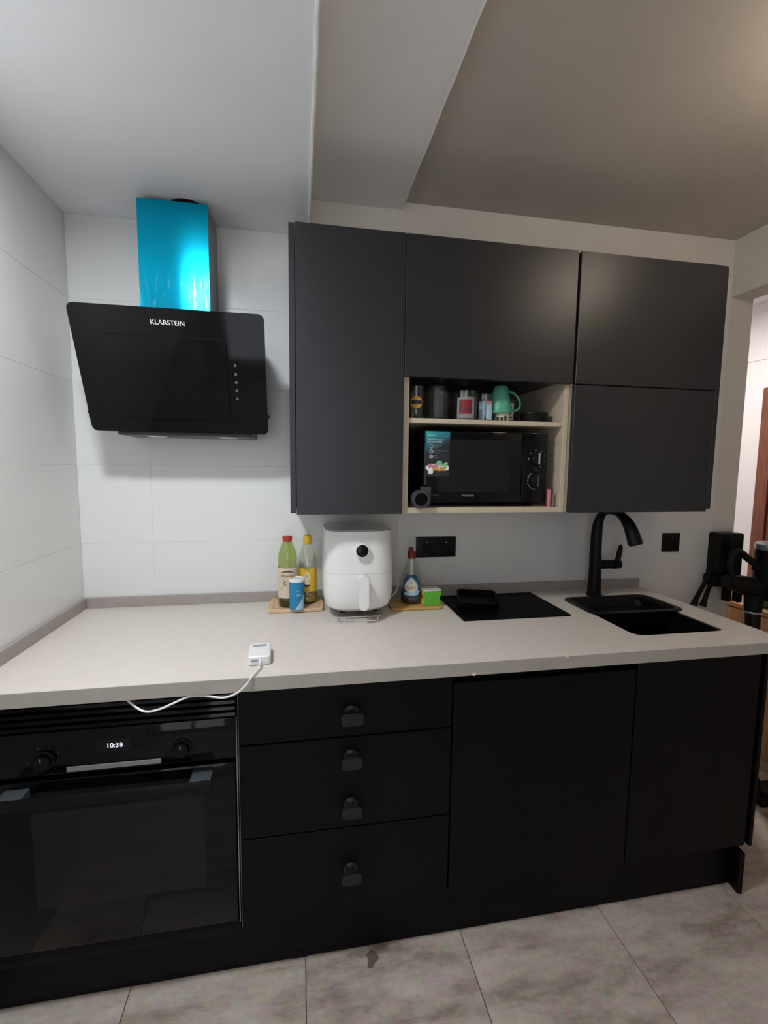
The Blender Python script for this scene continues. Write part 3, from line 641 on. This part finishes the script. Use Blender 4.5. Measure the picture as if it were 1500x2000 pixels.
# air fryer on a wire rack
FX, FY, FZ = .9555, -.162, .9245
af = thing('air_fryer', 'white rounded air fryer with black dial standing on the wire rack', 'air fryer', (FX, FY, FZ))
def fr(hw, hd, r, z): return [(FX+x, FY+y, z) for x, y in rrect(-hw, hw, -hd, hd, r, 8)]
obj('body', B().loft([fr(.070, .080, .060, FZ), fr(.092, .104, .066, FZ+.004), fr(.107, .119, .070, FZ+.016), fr(.1155, .127, .072, FZ+.036), fr(.1185, .130, .072, FZ+.065), fr(.1185, .130, .072, FZ+.14), fr(.1155, .128, .070, FZ+.20), fr(.1140, .1265, .068, FZ+.260), fr(.1125, .125, .066, FZ+.2775)]), 'white_plastic', af, sharp=50)
obj('rim_seam', B().loft([fr(.1118, .1243, .066, FZ+.2773), fr(.1118, .1243, .066, FZ+.2790)]), 'print_dim', af)
obj('top_cover', B().loft([fr(.1105, .123, .065, FZ+.2788), fr(.1095, .122, .064, FZ+.2805), fr(.095, .108, .055, FZ+.2812)]), 'shiny_white', af, sharp=50)
def front_y(hd, inset=0): return FY-hd-inset
dwr = obj('drawer', B().loft([[(FX+x*1.003, FY+y*1.004, z) for x, y in rrect(-a, a, -b_, b_, r, 8)] for a, b_, r, z in ((.1085, .1205, .070, FZ+.018), (.1156, .1271, .072, FZ+.038), (.1186, .1301, .072, FZ+.066), (.1186, .1301, .072, FZ+.135))]), 'white_plastic', af, sharp=50)
obj('drawer_seam', B().loft([fr(.1187, .1302, .072, FZ+.1355), fr(.1187, .1302, .072, FZ+.1368)]), 'seam', dwr)
yf = FY-.1325
hx = .9610
obj('handle', B().prism(rrect(hx-.0160, hx+.0160, FZ+.027, FZ+.139, .0150, 8), XZ, yf-.044, yf-.020).box(hx-.012, hx+.012, yf-.034, yf+.006, FZ+.110, FZ+.135, .004), 'white_plastic', dwr, sharp=50)
dzc = FZ+.2165
dl = obj('dial', B().lathe([(.0245, yf+.008), (.0245, yf-.012), (.0225, yf-.014), (.0205, yf-.014)], (.9585, 0, dzc), 40, 'y'), 'white_plastic', af)
obj('dial_display', B().lathe([(.0200, yf-.013), (.0200, yf-.0150), (.0190, yf-.0156)], (.9585, 0, dzc), 40, 'y'), 'black_glass', dl)
for fx_, fy_ in ((.90, -.08), (1.01, -.08), (.90, -.24), (1.01, -.24)): obj('foot', B().cyl((fx_, fy_, .9205), (fx_, fy_, FZ+.006), .010), 'soft_black', af)
rk = thing('wire_rack', 'low chrome wire rack under the air fryer', 'rack', (.955, -.17, ZW))
fz = .9185
obj('frame', B().tube([(x, y, fz) for x, y in rrect(.878, 1.032, -.296, -.05, .014, 4)], .0019, 8, closed=True), 'chrome', rk)
for k in range(9): obj('wire', B().tube([(.888+.0167*k, -.296, fz+.0002), (.888+.0167*k, -.05, fz+.0002)], .0011, 6), 'chrome', rk)
for yy in (-.291, -.06): obj('leg', B().tube([(.910, yy, fz), (.910, yy-.001, ZW+.003), (.912, yy-.001, ZW+.0017), (1.012, yy-.001, ZW+.0017), (1.014, yy-.001, ZW+.003), (1.014, yy, fz)], .0015, 8), 'chrome', rk)
tag(obj('fryer_cable', B().tube(smooth([(1.066,-.09,.975), (1.084,-.085,1.003), (1.104,-.085,1.010), (1.120,-.088,.999), (1.126,-.090,.975), (1.121,-.092,.950), (1.106,-.093,.930), (1.090,-.094,.918), (1.072,-.094,.9105), (1.060,-.06,.9045), (1.06,-.022,.9045)], 4), .0028, 8), 'white_matt'), 'thin white cable looping out beside the air fryer', 'cable')
# washing-up liquid
c = (1.165, -.140); Z = ZW+.0112
t = thing('washing_up_bottle', 'clear washing up liquid bottle with dark red cap and Fairy label', 'bottle', (c[0], c[1], Z), math.radians(-14))
SXY = dict(sx=1.0, sy=.62)
prof = [(.0006, Z), (.030, Z), (.0375, Z+.004), (.0395, Z+.012), (.0395, Z+.06), (.0375, Z+.085), (.031, Z+.115), (.0235, Z+.140), (.0150, Z+.160), (.0125, Z+.170), (.0125, Z+.178)]
obj('bottle_body', shell(prof, (c[0], c[1], 0), **SXY), 'clear_bottle', t, sharp=60)
obj('detergent', B().lathe([(.028, Z+.0015), (.0360, Z+.005), (.0381, Z+.012), (.0381, Z+.046)], (c[0], c[1], 0), 36, **SXY), 'detergent', t)
obj('cap', B().lathe([(.0135, Z+.168), (.0150, Z+.170), (.0150, Z+.190), (.0140, Z+.193)], (c[0], c[1], 0), 28).cyl((c[0]-.003, c[1], Z+.192), (c[0]-.004, c[1], Z+.2065), .0105, .0085).box(c[0]-.012, c[0]+.004, c[1]-.007, c[1]+.007, Z+.196, Z+.209, .003), 'dark_red_cap', t, label='dark red flip cap')
def rad(v):
    for (ra, ha), (rb_, hb_) in zip(prof[:-1], prof[1:]):
        if ha-Z <= v <= hb_-Z: return ra+(rb_-ra)*(v-(ha-Z))/(hb_-ha)
    return .0125
def fairy(u, v, d):
    r = rad(v)+.0006+d; th_ = u/.036
    return (c[0]+r*math.sin(th_), c[1]-r*.62*math.cos(th_)-d, Z+v)
lb = B(); nv, nu = 10, 14
def lab_half(v): return .031 if v < .085 else .031-.012*((v-.085)/.025)
rows = [[lb.bm.verts.new(fairy(lab_half(v)*(2*i/nu-1), v, 0)) for i in range(nu+1)] for v in [.030+.080*k/nv for k in range(nv+1)]]
for a, b_ in zip(rows[:-1], rows[1:]):
    for i in range(nu): lb.bm.faces.new((a[i], a[i+1], b_[i+1], b_[i]))
lb = obj('paper_label', lb, 'print_navy', t, flip=False)
def drop(k, d):
    def half(v):
        q = (v-.066)/(.0195*k)
        if q <= 0: return .0205*k*math.sqrt(max(.002, 1-q*q))
        q = q/1.55
        return max(.0004, .0205*k*math.sqrt(max(0, 1-q*q))*(1-.55*q*q))
    return rows_shape(B(), fairy, half, .066-.0195*k*.999, .066+.0195*k*1.54, 0, d, 18, 12)
obj('drop_border', drop(1.16, .0005), 'print_sky', lb, flip=False)
obj('drop_emblem', drop(.98, .0009), 'print_cream', lb, flip=False)
obj('lettering', B().text('FAIRY', .0165, lambda u, v, d: fairy(u, .0615+v, .0014), width=.034), 'print_red', lb, flip=False, label='red lettering reading FAIRY')
obj('leaf_mark', blob(B(), fairy, 0, .0815, .0030, .0052, d=.0014), 'print_green', lb, flip=False)
pr = blob(B(), fairy, .0, .040, .026, .0065, d=.0005); blob(pr, fairy, .024, .049, .0065, .0065, d=.0008)
obj('wave_print', pr, 'print_sky', lb, flip=False)
# sponge
c = (1.2335, -.158); Z = ZW+.0112
t = thing('scouring_sponge', 'green and yellow scouring sponge with paper top beside the washing up bottle', 'sponge', (c[0], c[1], Z), math.radians(4))
def hour(w, h):
    return [(c[0]+s_*(w-.0055*math.exp(-((q-.45)/.16)**2)), Z+h*.92*q) for s_, seq in ((1, [0, .1, .2, .3, .4, .5, .6, .7, .8, .9, 1]), (-1, [1, .9, .8, .7, .6, .5, .4, .3, .2, .1, 0])) for q in seq]
obj('foam', B().prism(hour(.033, .056), XZ, c[1]-.018, c[1]+.034), 'sponge_yellow', t)
obj('scourer', B().prism(hour(.0315, .055), XZ, c[1]-.027, c[1]-.0181), 'sponge_green', t)
tp = obj('paper_top', B().box(c[0]-.034, c[0]+.034, c[1]-.0275, c[1]+.0345, Z+.0518, Z+.0565, .001, 1), 'paper_grey', t)
obj('print', B().text('SPONTEX', .010, lambda u, v, d: (c[0]+u, c[1]+.008+v, Z+.0569), width=.034), 'print_brown', tp)
# charger
c = (.6525, -.545)
t = thing('white_charger', 'square white charger block lying near the worktop front edge', 'charger', (c[0], c[1], ZW), math.radians(3))
x0, x1, y0, y1 = c[0]-.0285, c[0]+.0285, c[1]-.048, c[1]+.048
def cr(i, r, z): return [(x, y, z) for x, y in rrect(x0+i, x1-i, y0+i, y1-i, r, 5)]
obj('case', B().loft([cr(.003, .008, ZW+.0004), cr(0, .010, ZW+.004), cr(0, .010, ZW+.0105), cr(.0012, .009, ZW+.0112), cr(0, .010, ZW+.012), cr(0, .010, ZW+.0225), cr(.003, .008, ZW+.0255)]), 'white_plastic', t, sharp=40)
obj('plug_recess', B().box(c[0]-.019, c[0]+.017, c[1]+.020, c[1]+.034, ZW+.0252, ZW+.0259, .0002, 1), 'print_grey', t)
obj('top_plate', B().prism(rrect(c[0]-.022, c[0]+.022, c[1]-.036, c[1]+.016, .004, 3), XY, ZW+.0254, ZW+.0262), 'white_matt', t)
obj('front_slot', B().box(c[0]-.020, c[0]-.003, c[1]-.0485, c[1]-.0470, ZW+.013, ZW+.0175), 'print_grey', t)
cable_pts = [(.657,-.5935,.9165), (.657,-.615,.9125), (.651,-.640,.9070), (.642,-.6625,.9035), (.632,-.6645,.889), (.614,-.6650,.871), (.594,-.6650,.861), (.575,-.6640,.857), (.556,-.660,.858), (.530,-.655,.8615), (.495,-.655,.8615), (.463,-.660,.851), (.430,-.664,.840), (.402,-.664,.837), (.378,-.655,.845), (.350,-.640,.8615), (.335,-.625,.863)]
tag(obj('charger_cable', B().tube(smooth(cable_pts, 4), .0026, 8), 'white_plastic'), 'white cable drooping from the charger over the worktop edge', 'cable')
# ================================================================== IN THE NICHE
ZS = 1.5688
def tumbler(label, x, y, r0_, r1_, h, print_fn=None, mat='glass', facets=0, group='glasses on the maple shelf'):
    t = thing('drinking_glass', label, 'glass', (x, y, ZS), group=group)
    prof = [(.0006, ZS), (r0_-.002, ZS), (r0_, ZS+.002)] + [(r0_+(r1_-r0_)*q, ZS+.002+(h-.002)*q) for q in (.25, .5, .75, 1)]
    inner = [(max(r-.0022, .0006), z+(.010 if i < 3 else 0)) for i, (r, z) in enumerate(prof)]
    obj('glass_wall', B().lathe(prof+inner[::-1], (x, y, 0), facets or 28, caps=False), mat, t, sharp=20 if facets else 60)
    if print_fn: print_fn(t, x, y, r0_, r1_, h)
    return t
def wrap(x, y, r, tilt=0.0): 
    a = math.atan2(x-.76, 1.78+y); return cyl_map(x, y, r+.0005, -a, ZS)
def p_oval(t, x, y, a, b, h):
    f = wrap(x, y, (a+b)/2+.001)
    p = obj('oval_print', blob(B(), f, 0, .052, .021, .019, d=.0002), 'print_amber', t, flip=False)
    obj('dark_band', band(B(), f, -.019, .019, .047, .058, 8, .0006), 'print_black', p, flip=False)
def p_red(t, x, y, a, b, h):
    f = wrap(x, y, max(a, b))
    p = obj('framed_print', quad(band(band(B(), f, -.030, .030, .006, .074, 10, .0002), f, -.030, .030, .006, .074, 10, .0002), f, [(-.030, .006), (.03, .006), (.03, .0061), (-.030, .0061)]), 'pale_frame', t, flip=False)
    obj('red_square', band(B(), f, -.0215, .0215, .020, .066, 8, .0006), 'dull_red', p, flip=False)
    q = B(); rr_ = random.Random(5)
    for k in range(9):
        u_ = -.0195+.0044*k; v_ = .022+rr_.random()*.012
        band(q, f, u_, u_+.0022, v_, v_+.018+rr_.random()*.018, 2, .001)
    obj('dark_strokes', q, 'print_brown', p, flip=False, kind='stuff')
    q = B()
    for k in range(4): band(q, f, -.010+.0062*k, -.0085+.0062*k, .036+.003*(k % 2), .064, 2, .0012)
    obj('red_strokes', q, 'print_red', p, flip=False, kind='stuff')
def p_blue(t, x, y, a, b, h):
    f = wrap(x, y, max(a, b))
    p = obj('blue_print', band(band(B(), f, -.024, -.003, .006, .068, 6, .0002), f, .003, .024, .006, .056, 6, .0002), 'print_sky', t, flip=False)
    obj('pink_band', band(B(), f, .003, .024, .056, .068, 6, .0006), 'print_pink', p, flip=False)
def p_photo(t, x, y, a, b, h):
    f = wrap(x, y, max(a, b))
    p = obj('white_print', band(B(), f, -.022, .022, .003, .072, 8, .0002), 'print_white', t, flip=False)
    obj('dark_square', band(B(), f, -.014, .014, .034, .062, 6, .0006), 'print_red', p, flip=False)
    obj('stripes', band(band(B(), f, -.020, .020, .008, .014, 6, .0006), f, -.014, .018, .020, .025, 6, .0006), 'print_brown', p, flip=False)
tumbler('round tumbler with amber and black oval print, leftmost on the shelf', 1.1355, -.285, .0235, .0265, .104, p_oval)
tumbler('tall clear tumbler beside the amber printed one', 1.2110, -.275, .031, .035, .062, facets=14)
t = thing('drinking_glass', 'clear faceted glass stacked upside down on the tall clear tumbler', 'glass', (1.2110, -.275, ZS+.0625), group='glasses on the maple shelf')
zt = ZS+.0625
obj('glass_wall', B().lathe([(.0335, zt), (.0345, zt+.001), (.0335, zt+.044), (.031, zt+.0465), (.0006, zt+.0465), (.0006, zt+.0400), (.0285, zt+.0400), (.0315, zt)], (1.2110, -.275, 0), 14, caps=False), 'glass', t, sharp=20)
tumbler('glass with red square print in a pale frame', 1.3080, -.275, .0365, .0405, .096, p_red)
tumbler('glass with pale blue print left of the green mug', 1.3850, -.258, .027, .030, .092, p_blue)
tumbler('printed glass half hidden behind the green mug handle', 1.4930, -.200, .027, .0295, .082, p_photo)
tumbler('plain clear tumbler standing at the back behind the red printed glass', 1.2600, -.165, .030, .034, .118)
tumbler('plain clear tumbler standing at the back behind the blue printed glass', 1.3450, -.160, .030, .034, .122)
# inverted mug over a short printed cup
mx_, my_ = 1.4370, -.262
t = thing('printed_cup', 'short printed cup under the upturned green mug', 'cup', (mx_+.006, my_, ZS))
obj('cup_wall', B().lathe([(.0225, ZS), (.0240, ZS+.002), (.0250, ZS+.055), (.0230, ZS+.055), (.0210, ZS+.006), (.001, ZS+.006)], (mx_+.006, my_, 0), 28), 'print_cream', t)
f = wrap(mx_+.006, my_, .0245)
obj('cup_print', band(band(band(B(), f, -.019, -.008, .004, .018, 4, .0002), f, -.004, .005, .004, .016, 4, .0002), f, .009, .018, .005, .020, 4, .0002), 'print_brown', t, flip=False)
zm = ZS+.0290
t = thing('green_mug', 'textured mint green mug turned upside down on the shelf', 'mug', (mx_, my_, zm))
obj('mug_wall', B().lathe([(.0355, zm), (.0385, zm+.001), (.0390, zm+.003), (.0345, zm+.035), (.0275, zm+.072), (.0240, zm+.0895), (.0215, zm+.0925), (.0006, zm+.0925), (.0006, zm+.086), (.0215, zm+.086), (.0310, zm+.035)], (mx_, my_, 0), 40, caps=False), 'mint', t, sharp=60)
obj('handle', B().tube(smooth([(mx_+.026, my_, zm+.077), (mx_+.043, my_, zm+.073), (mx_+.061, my_, zm+.060), (mx_+.071, my_, zm+.040), (mx_+.068, my_, zm+.021), (mx_+.053, my_, zm+.012), (mx_+.037, my_, zm+.014)], 4), .0042, 10), 'mint', t)
t = thing('dark_bowl', 'small black bowl at the right end of the shelf', 'bowl', (1.566, -.255, ZS))
obj('bowl_wall', B().lathe([(.036, ZS), (.043, ZS+.003), (.0455, ZS+.018), (.0465, ZS+.036), (.0445, ZS+.036), (.043, ZS+.018), (.040, ZS+.006), (.001, ZS+.005)], (1.566, -.255, 0), 36), 'soft_black', t, sharp=50)
obj('rim_band', B().lathe([(.0462, ZS+.029), (.0472, ZS+.030), (.0474, ZS+.035), (.0466, ZS+.0365)], (1.566, -.255, 0), 36, caps=False), 'black_plastic', t)
# microwave
ZM = 1.2838; YM = -.318
mw = thing('microwave', 'black microwave oven with teal food label in the open niche', 'microwave', (1.37, -.17, ZM))
mx0, mx1, mz0, mz1 = 1.1560, 1.5880, ZM+.014, ZM+.2480
obj('case', B().box(mx0+.002, mx1-.002, YM+.022, -.028, mz0, mz1-.002, .003), 'black_plastic', mw)
for fx in (1.19, 1.55):
    for fy_ in (YM+.05, -.06): obj('foot', B().cyl((fx, fy_, ZM+.0002), (fx, fy_, mz0), .012, n=16), 'soft_black', mw)
dr = obj('door', B().box(mx0, 1.4965, YM, YM+.021, mz0, mz1, .003), 'black_glass', mw)
obj('door_window', B().prism(rrect(1.200, 1.452, mz0+.036, mz1-.026, .012, 5), XZ, YM-.0006, YM+.001), 'oven_glass', dr)
obj('door_seam_light', B().box(1.392, 1.418, YM-.0004, YM+.004, mz1-.0068, mz1-.0058), 'print_grey', dr)  # small grey strip near the top of the door
lf = lambda u, v, d: (1.2010+u, YM-.0012-d, mz1-.075+v)
lb = obj('food_label', B().box(1.1600, 1.2420, YM-.0010, YM-.0001, mz1-.147, mz1-.0025), 'label', dr, label='teal and charcoal product label with food picture')
obj('label_text', B().text('Hisense', .0085, lambda u, v, d: lf(-.021+u, .060+v, .0004), width=.025).text('Solo microwave', .0045, lambda u, v, d: lf(.024+u, .0585+v, .0004), width=.025).text('Good Food for one with', .0075, lambda u, v, d: lf(-.0065+u, .0465+v, .0004), width=.052).text('for your kitchen', .0075, lambda u, v, d: lf(-.009+u, .0390+v, .0004), width=.047), 'print_white', lb)
tx = B()
for k, (a_, b_) in enumerate((('Removable', 'Glass'), ('Capacity Cooking', 'Cavity'), ('Easy', 'Control'))):
    zz = .0245-.0165*k
    tx.ring([(-.0215+.0068*math.cos(2*PI*i/20), zz+.0068*math.sin(2*PI*i/20)) for i in range(20)], [(-.0215+(.0040-.0014*k)*math.cos(2*PI*i/20), zz+(.0040-.0014*k)*math.sin(2*PI*i/20)) for i in range(20)], lf, .0002, .0005)
    tx.text(a_, .0055, lambda u, v, d: lf(-.0115+u, zz+.003+v, .0004), align='LEFT', width=(.024, .043, .011)[k]).text(b_, .0055, lambda u, v, d: lf(-.0115+u, zz-.0038+v, .0004), align='LEFT', width=(.014, .016, .018)[k])
obj('label_icons', tx, 'print_grey', lb)
def lblob(cu, cv, ru, rv, d, lo=-.999, hi=.999): return blob(B(), lf, cu, cv, ru, rv, 18, d, lo, hi)
obj('plate_print', lblob(0, -.0440, .0400, .0135, .0003), 'print_white', lb, flip=False)
obj('bowl_bottom_print', lblob(.002, -.0470, .0370, .0150, .00035, hi=-.35), 'print_brown', lb, flip=False)  # dark bottom of the printed bowl
rnd = random.Random(3)
def pieces(name, mat, spots, d):
    p = B()
    for k, (cu, cv, ru, rv) in enumerate(spots): blob(p, lf, cu, cv, ru, rv, 18, d+.00004*k)
    obj(name, p, mat, lb, flip=False, kind='stuff')
pieces('meat_print', 'print_pink', [(-.027+.006*k, -.0385+.0022*math.sin(k*2.2), .0048, .0060) for k in range(5)], .0005)
pieces('roast_print', 'print_tan', [(-.024+.008*k, -.0425+.002*math.cos(k*2), .0036, .0034) for k in range(4)], .0008)
pieces('carrot_print', 'print_orange', [(-.012+.0062*k, -.0485+.0022*math.sin(k*1.7), .0052, .0040) for k in range(5)], .0011)
pieces('pepper_print', 'print_amber', [(.010+.005*k, -.0455+.002*math.cos(k*2.4), .0040, .0030) for k in range(4)], .0014)
pieces('broccoli_print', 'print_green', [(.004, -.030, .0075, .0060), (.010, -.0275, .0062, .0055), (.002, -.026, .0050, .0045), (.026, -.0345, .0075, .0062), (.030, -.031, .0050, .0045), (.017, -.0365, .0055, .0048)], .0017)
pieces('leaf_print', 'print_cream', [(.006, -.0255, .0026, .0018), (.027, -.0312, .0030, .0020), (.0185, -.040, .0040, .0022), (.034, -.0395, .0040, .0032)], .0020)
obj('badge_print', quad(B(), lf, [(u, v) for u, v in rrect(-.0315, -.0150, -.0650, -.0485, .004, 4)], .0024), 'print_white', lb, flip=False)
obj('brand_name', B().text('Hisense', .0115, lambda u, v, d: (1.3085+u, YM-.0006, mz0+.0245+v), width=.040), 'print_grey', dr, label='grey lettering reading Hisense')
obj('small_print', B().text('H20MOBS', .005, lambda u, v, d: (1.1930+u, YM-.0006, mz0+.0255+v), width=.031), 'print_dim', dr)
cp = obj('control_panel', B().box(1.4985, mx1, YM, YM+.021, mz0, mz1, .003), 'black_glass', mw)
for kz, nm in ((mz0+.148, 'a'), (mz0+.074, 'b')):
    kn = obj('knob', B().lathe([(.0215, YM), (.0205, YM-.012), (.018, YM-.015), (.016, YM-.015)], (1.5500, 0, kz), 32, 'y'), 'black_plastic', cp)
    obj('grip', B().box(1.5470, 1.5530, YM-.020, YM-.0145, kz-.019, kz+.019, .001, 1), 'chrome' if nm == 'a' else 'grey_plastic', kn, label='bright grip bar' if nm == 'a' else None)
mk = B()
for kz, rng in ((mz0+.148, range(-90, 181, 40)), (mz0+.074, range(-170, -39, 16))):
    for a in rng:
        t_ = math.radians(a); mk.lathe([(.0022, YM-.0003), (.0020, YM-.0006)], (1.5500+.030*math.sin(t_), 0, kz+.030*math.cos(t_)), 8, 'y')
mk.text('MIN', .006, lambda u, v, d: (1.5490+u, YM-.0006, mz0+.1105+v))
obj('dial_marks', mk, 'print_grey', cp, kind='stuff')
# roll and pink thing
t = thing('black_tape_roll', 'black roll of tape standing before the microwave lower left corner', 'tape', (1.137, -.352, ZM))
rz_ = ZM+.0288
obj('roll', B().lathe([(.0205, -.3675), (.0262, -.3675), (.0280, -.3650), (.0284, -.3385), (.0262, -.3360), (.0205, -.3360)], (1.1370, 0, rz_), 40, 'y', caps=False), 'grey_plastic', t)
obj('core', B().lathe([(.0206, -.3665), (.0206, -.3365), (.0188, -.3365), (.0188, -.3665)], (1.1370, 0, rz_), 40, 'y', caps=False), 'soft_black', t)
obj('core_disc', B().cyl((1.137, -.346, rz_), (1.137, -.342, rz_), .0190, n=32), 'soft_black', t)
tag(obj('plastic_case', B().box(1.144, 1.1775, -.3345, -.3205, ZM+.0003, ZM+.068, .002), 'grey_plastic'), 'small dark grey box behind the black tape roll', 'box')
tag(obj('pink_lighter', B().box(1.5895, 1.5985, -.334, -.322, ZM+.0003, ZM+.060, .002), 'pink'), 'slim pink stick standing right of the microwave', 'stick')
# ================================================================== RIGHT SIDE: VACUUM, SIDEBOARD
dk = thing('vacuum_dock', 'black wall dock with tool holders in the corner right of the worktop', 'dock', (2.60, 0, 1.0))
obj('back_plate', B().prism(rrect(2.577, 2.698, .930, 1.1385, .014, 5), XZ, -.060, -.0003), 'black_plastic', dk)
obj('ridge', B().prism([(2.592, 1.125), (2.602, 1.125), (2.632, .95), (2.622, .95)], XZ, -.066, -.060), 'black_metal', dk)
obj('ridge', B().prism([(2.612, 1.125), (2.624, 1.125), (2.655, .95), (2.643, .95)], XZ, -.066, -.060), 'black_metal', dk)
obj('tool_holder', B().box(2.556, 2.698, -.070, -.004, .900, .950, .008), 'soft_black', dk)
for p0, p1 in (((2.566, .975), (2.489, .812)), ((2.585, .955), (2.535, .806))):
    tl = obj('crevice_tool', B().tube([(p0[0], -.035, p0[1]), (p0[0]-.008, -.035, p0[1]-.03), ((p0[0]+p1[0])/2, -.036, (p0[1]+p1[1])/2), (p1[0]+.010, -.037, p1[1]+.03), (p1[0], -.038, p1[1])], [.006, .009, .0085, .010, .015], 12), 'soft_black', dk)
for sx, z0_ in ((2.648, .83), (2.705, .822)):
    obj('nozzle', B().box(sx-.013, sx+.013, -.060, -.030, z0_, .90, .003), 'soft_black', dk)
vc = thing('stick_vacuum', 'black cordless stick vacuum hanging from the wall dock', 'vacuum cleaner', (2.72, -.15, 0))
obj('motor', B().lathe([(.045, .885), (.056, .900), (.060, .93), (.060, 1.078), (.055, 1.081)], (2.776, -.125, 0), 36), 'soft_black', vc)
obj('top_cap', B().lathe([(.0615, 1.074), (.0625, 1.078), (.0615, 1.098), (.054, 1.105), (.020, 1.106)], (2.776, -.125, 0), 36), 'silver_cap', vc, label='silver filter cap')
obj('handle', B().tube(smooth([(2.735,-.125,.992), (2.705,-.122,1.008), (2.660,-.118,1.038), (2.620,-.115,1.066), (2.592,-.113,1.058), (2.584,-.112,1.010), (2.592,-.112,.960), (2.605,-.112,.935)], 4), .0145, 12), 'black_plastic', vc)
obj('trigger', B().box(2.690, 2.706, -.130, -.112, .984, 1.000, .003), 'soft_black', vc)
obj('battery', B().tube([(2.570,-.108,.942), (2.610,-.110,.930), (2.680,-.115,.912), (2.76,-.12,.905)], [.026, .036, .044, .046], 18), 'black_plastic', vc)
cu = obj('dust_cup', B().lathe([(.040, -.105), (.058, -.12), (.060, -.20), (.056, -.225)], (2.800, 0, .880), 36, 'y'), 'smoke_cup', vc)
obj('ring', B().lathe([(.059, -.222), (.062, -.224), (.062, -.231), (.053, -.231), (.053, -.222)], (2.800, 0, .880), 36, 'y'), 'teal_ring', cu)
obj('collar', B().cyl((2.704, -.125, .88), (2.704, -.125, .800), .038, .032), 'soft_black', vc)
obj('collar_ring', B().lathe([(.0325, .797), (.0335, .799), (.0335, .803), (.0325, .805)], (2.704, -.125, 0), 28, caps=False), 'silver_cap', vc)
obj('tube', B().cyl((2.704, -.125, .80), (2.715, -.165, .085), .029, .020), 'black_plastic', vc)
obj('neck', B().tube([(2.715,-.165,.090), (2.720,-.180,.060), (2.730,-.200,.040)], [.021, .023, .020], 14), 'soft_black', vc)
fh = obj('floor_head', B().prism([(-.275, .004), (-.275, .030), (-.262, .052), (-.215, .060), (-.180, .045), (-.175, .004)], YZ, 2.665, 2.90), 'soft_black', vc)
obj('brush_bar', B().cyl((2.675, -.252, .022), (2.89, -.252, .022), .0185, n=20), 'teal_ring', fh)
sb = thing('wooden_sideboard', 'orange brown wooden sideboard in the hall beyond the opening', 'sideboard', (3.1, -.25, 0))
obj('body', B().box(2.915, 3.30, -.95, .36, .055, .738, .002), 'wood', sb)
obj('top', B().box(2.895, 3.315, -.965, .375, .738, .758, .003), 'wood', sb)
obj('base', B().box(2.908, 3.30, -.945, .355, .0005, .055, .001), 'pale_wood', sb, label='pale wooden base strip')
for y0, y1 in ((-.94, -.62), (-.61, -.29), (-.28, .03), (.04, .35)):
    d_ = obj('door', B().box(2.897, 2.914, y0, y1, .065, .728, .002), 'wood', sb)
    obj('knob', B().lathe([(.006, 2.897), (.006, 2.885), (.013, 2.882), (.012, 2.874), (.004, 2.872)], (0, (y0+y1)/2+.12, .55), 20, 'x'), 'dark_steel', d_)
t = thing('green_jar', 'green glass jar standing on the wooden sideboard', 'jar', (2.985, .03, .758))
obj('jar_glass', shell([(.0006, .7585), (.040, .7585), (.048, .766), (.050, .80), (.044, .83), (.034, .842), (.034, .856)], (2.985, .03, 0), t=.003), 'jar_glass', t, sharp=60)
obj('lid', B().lathe([(.035, .857), (.037, .858), (.037, .868), (.035, .870)], (2.985, .03, 0), 28), 'dark_steel', t)
# stain on a floor tile is part of the floor itself
K['stain'] = M('brown_stain', (.17,.125,.10), .6, var=.3, scale=60)
tag(obj('floor_stain', B().prism([(.955+(.016+.005*math.cos(3*a*PI/18))*math.cos(a*PI/18), -.590+(.024+.005*math.sin(2*a*PI/18))*math.sin(a*PI/18)) for a in range(36)], XY, .0001, .0006), 'stain'), 'dark brown stain on the floor tile before the plinth', 'stain')
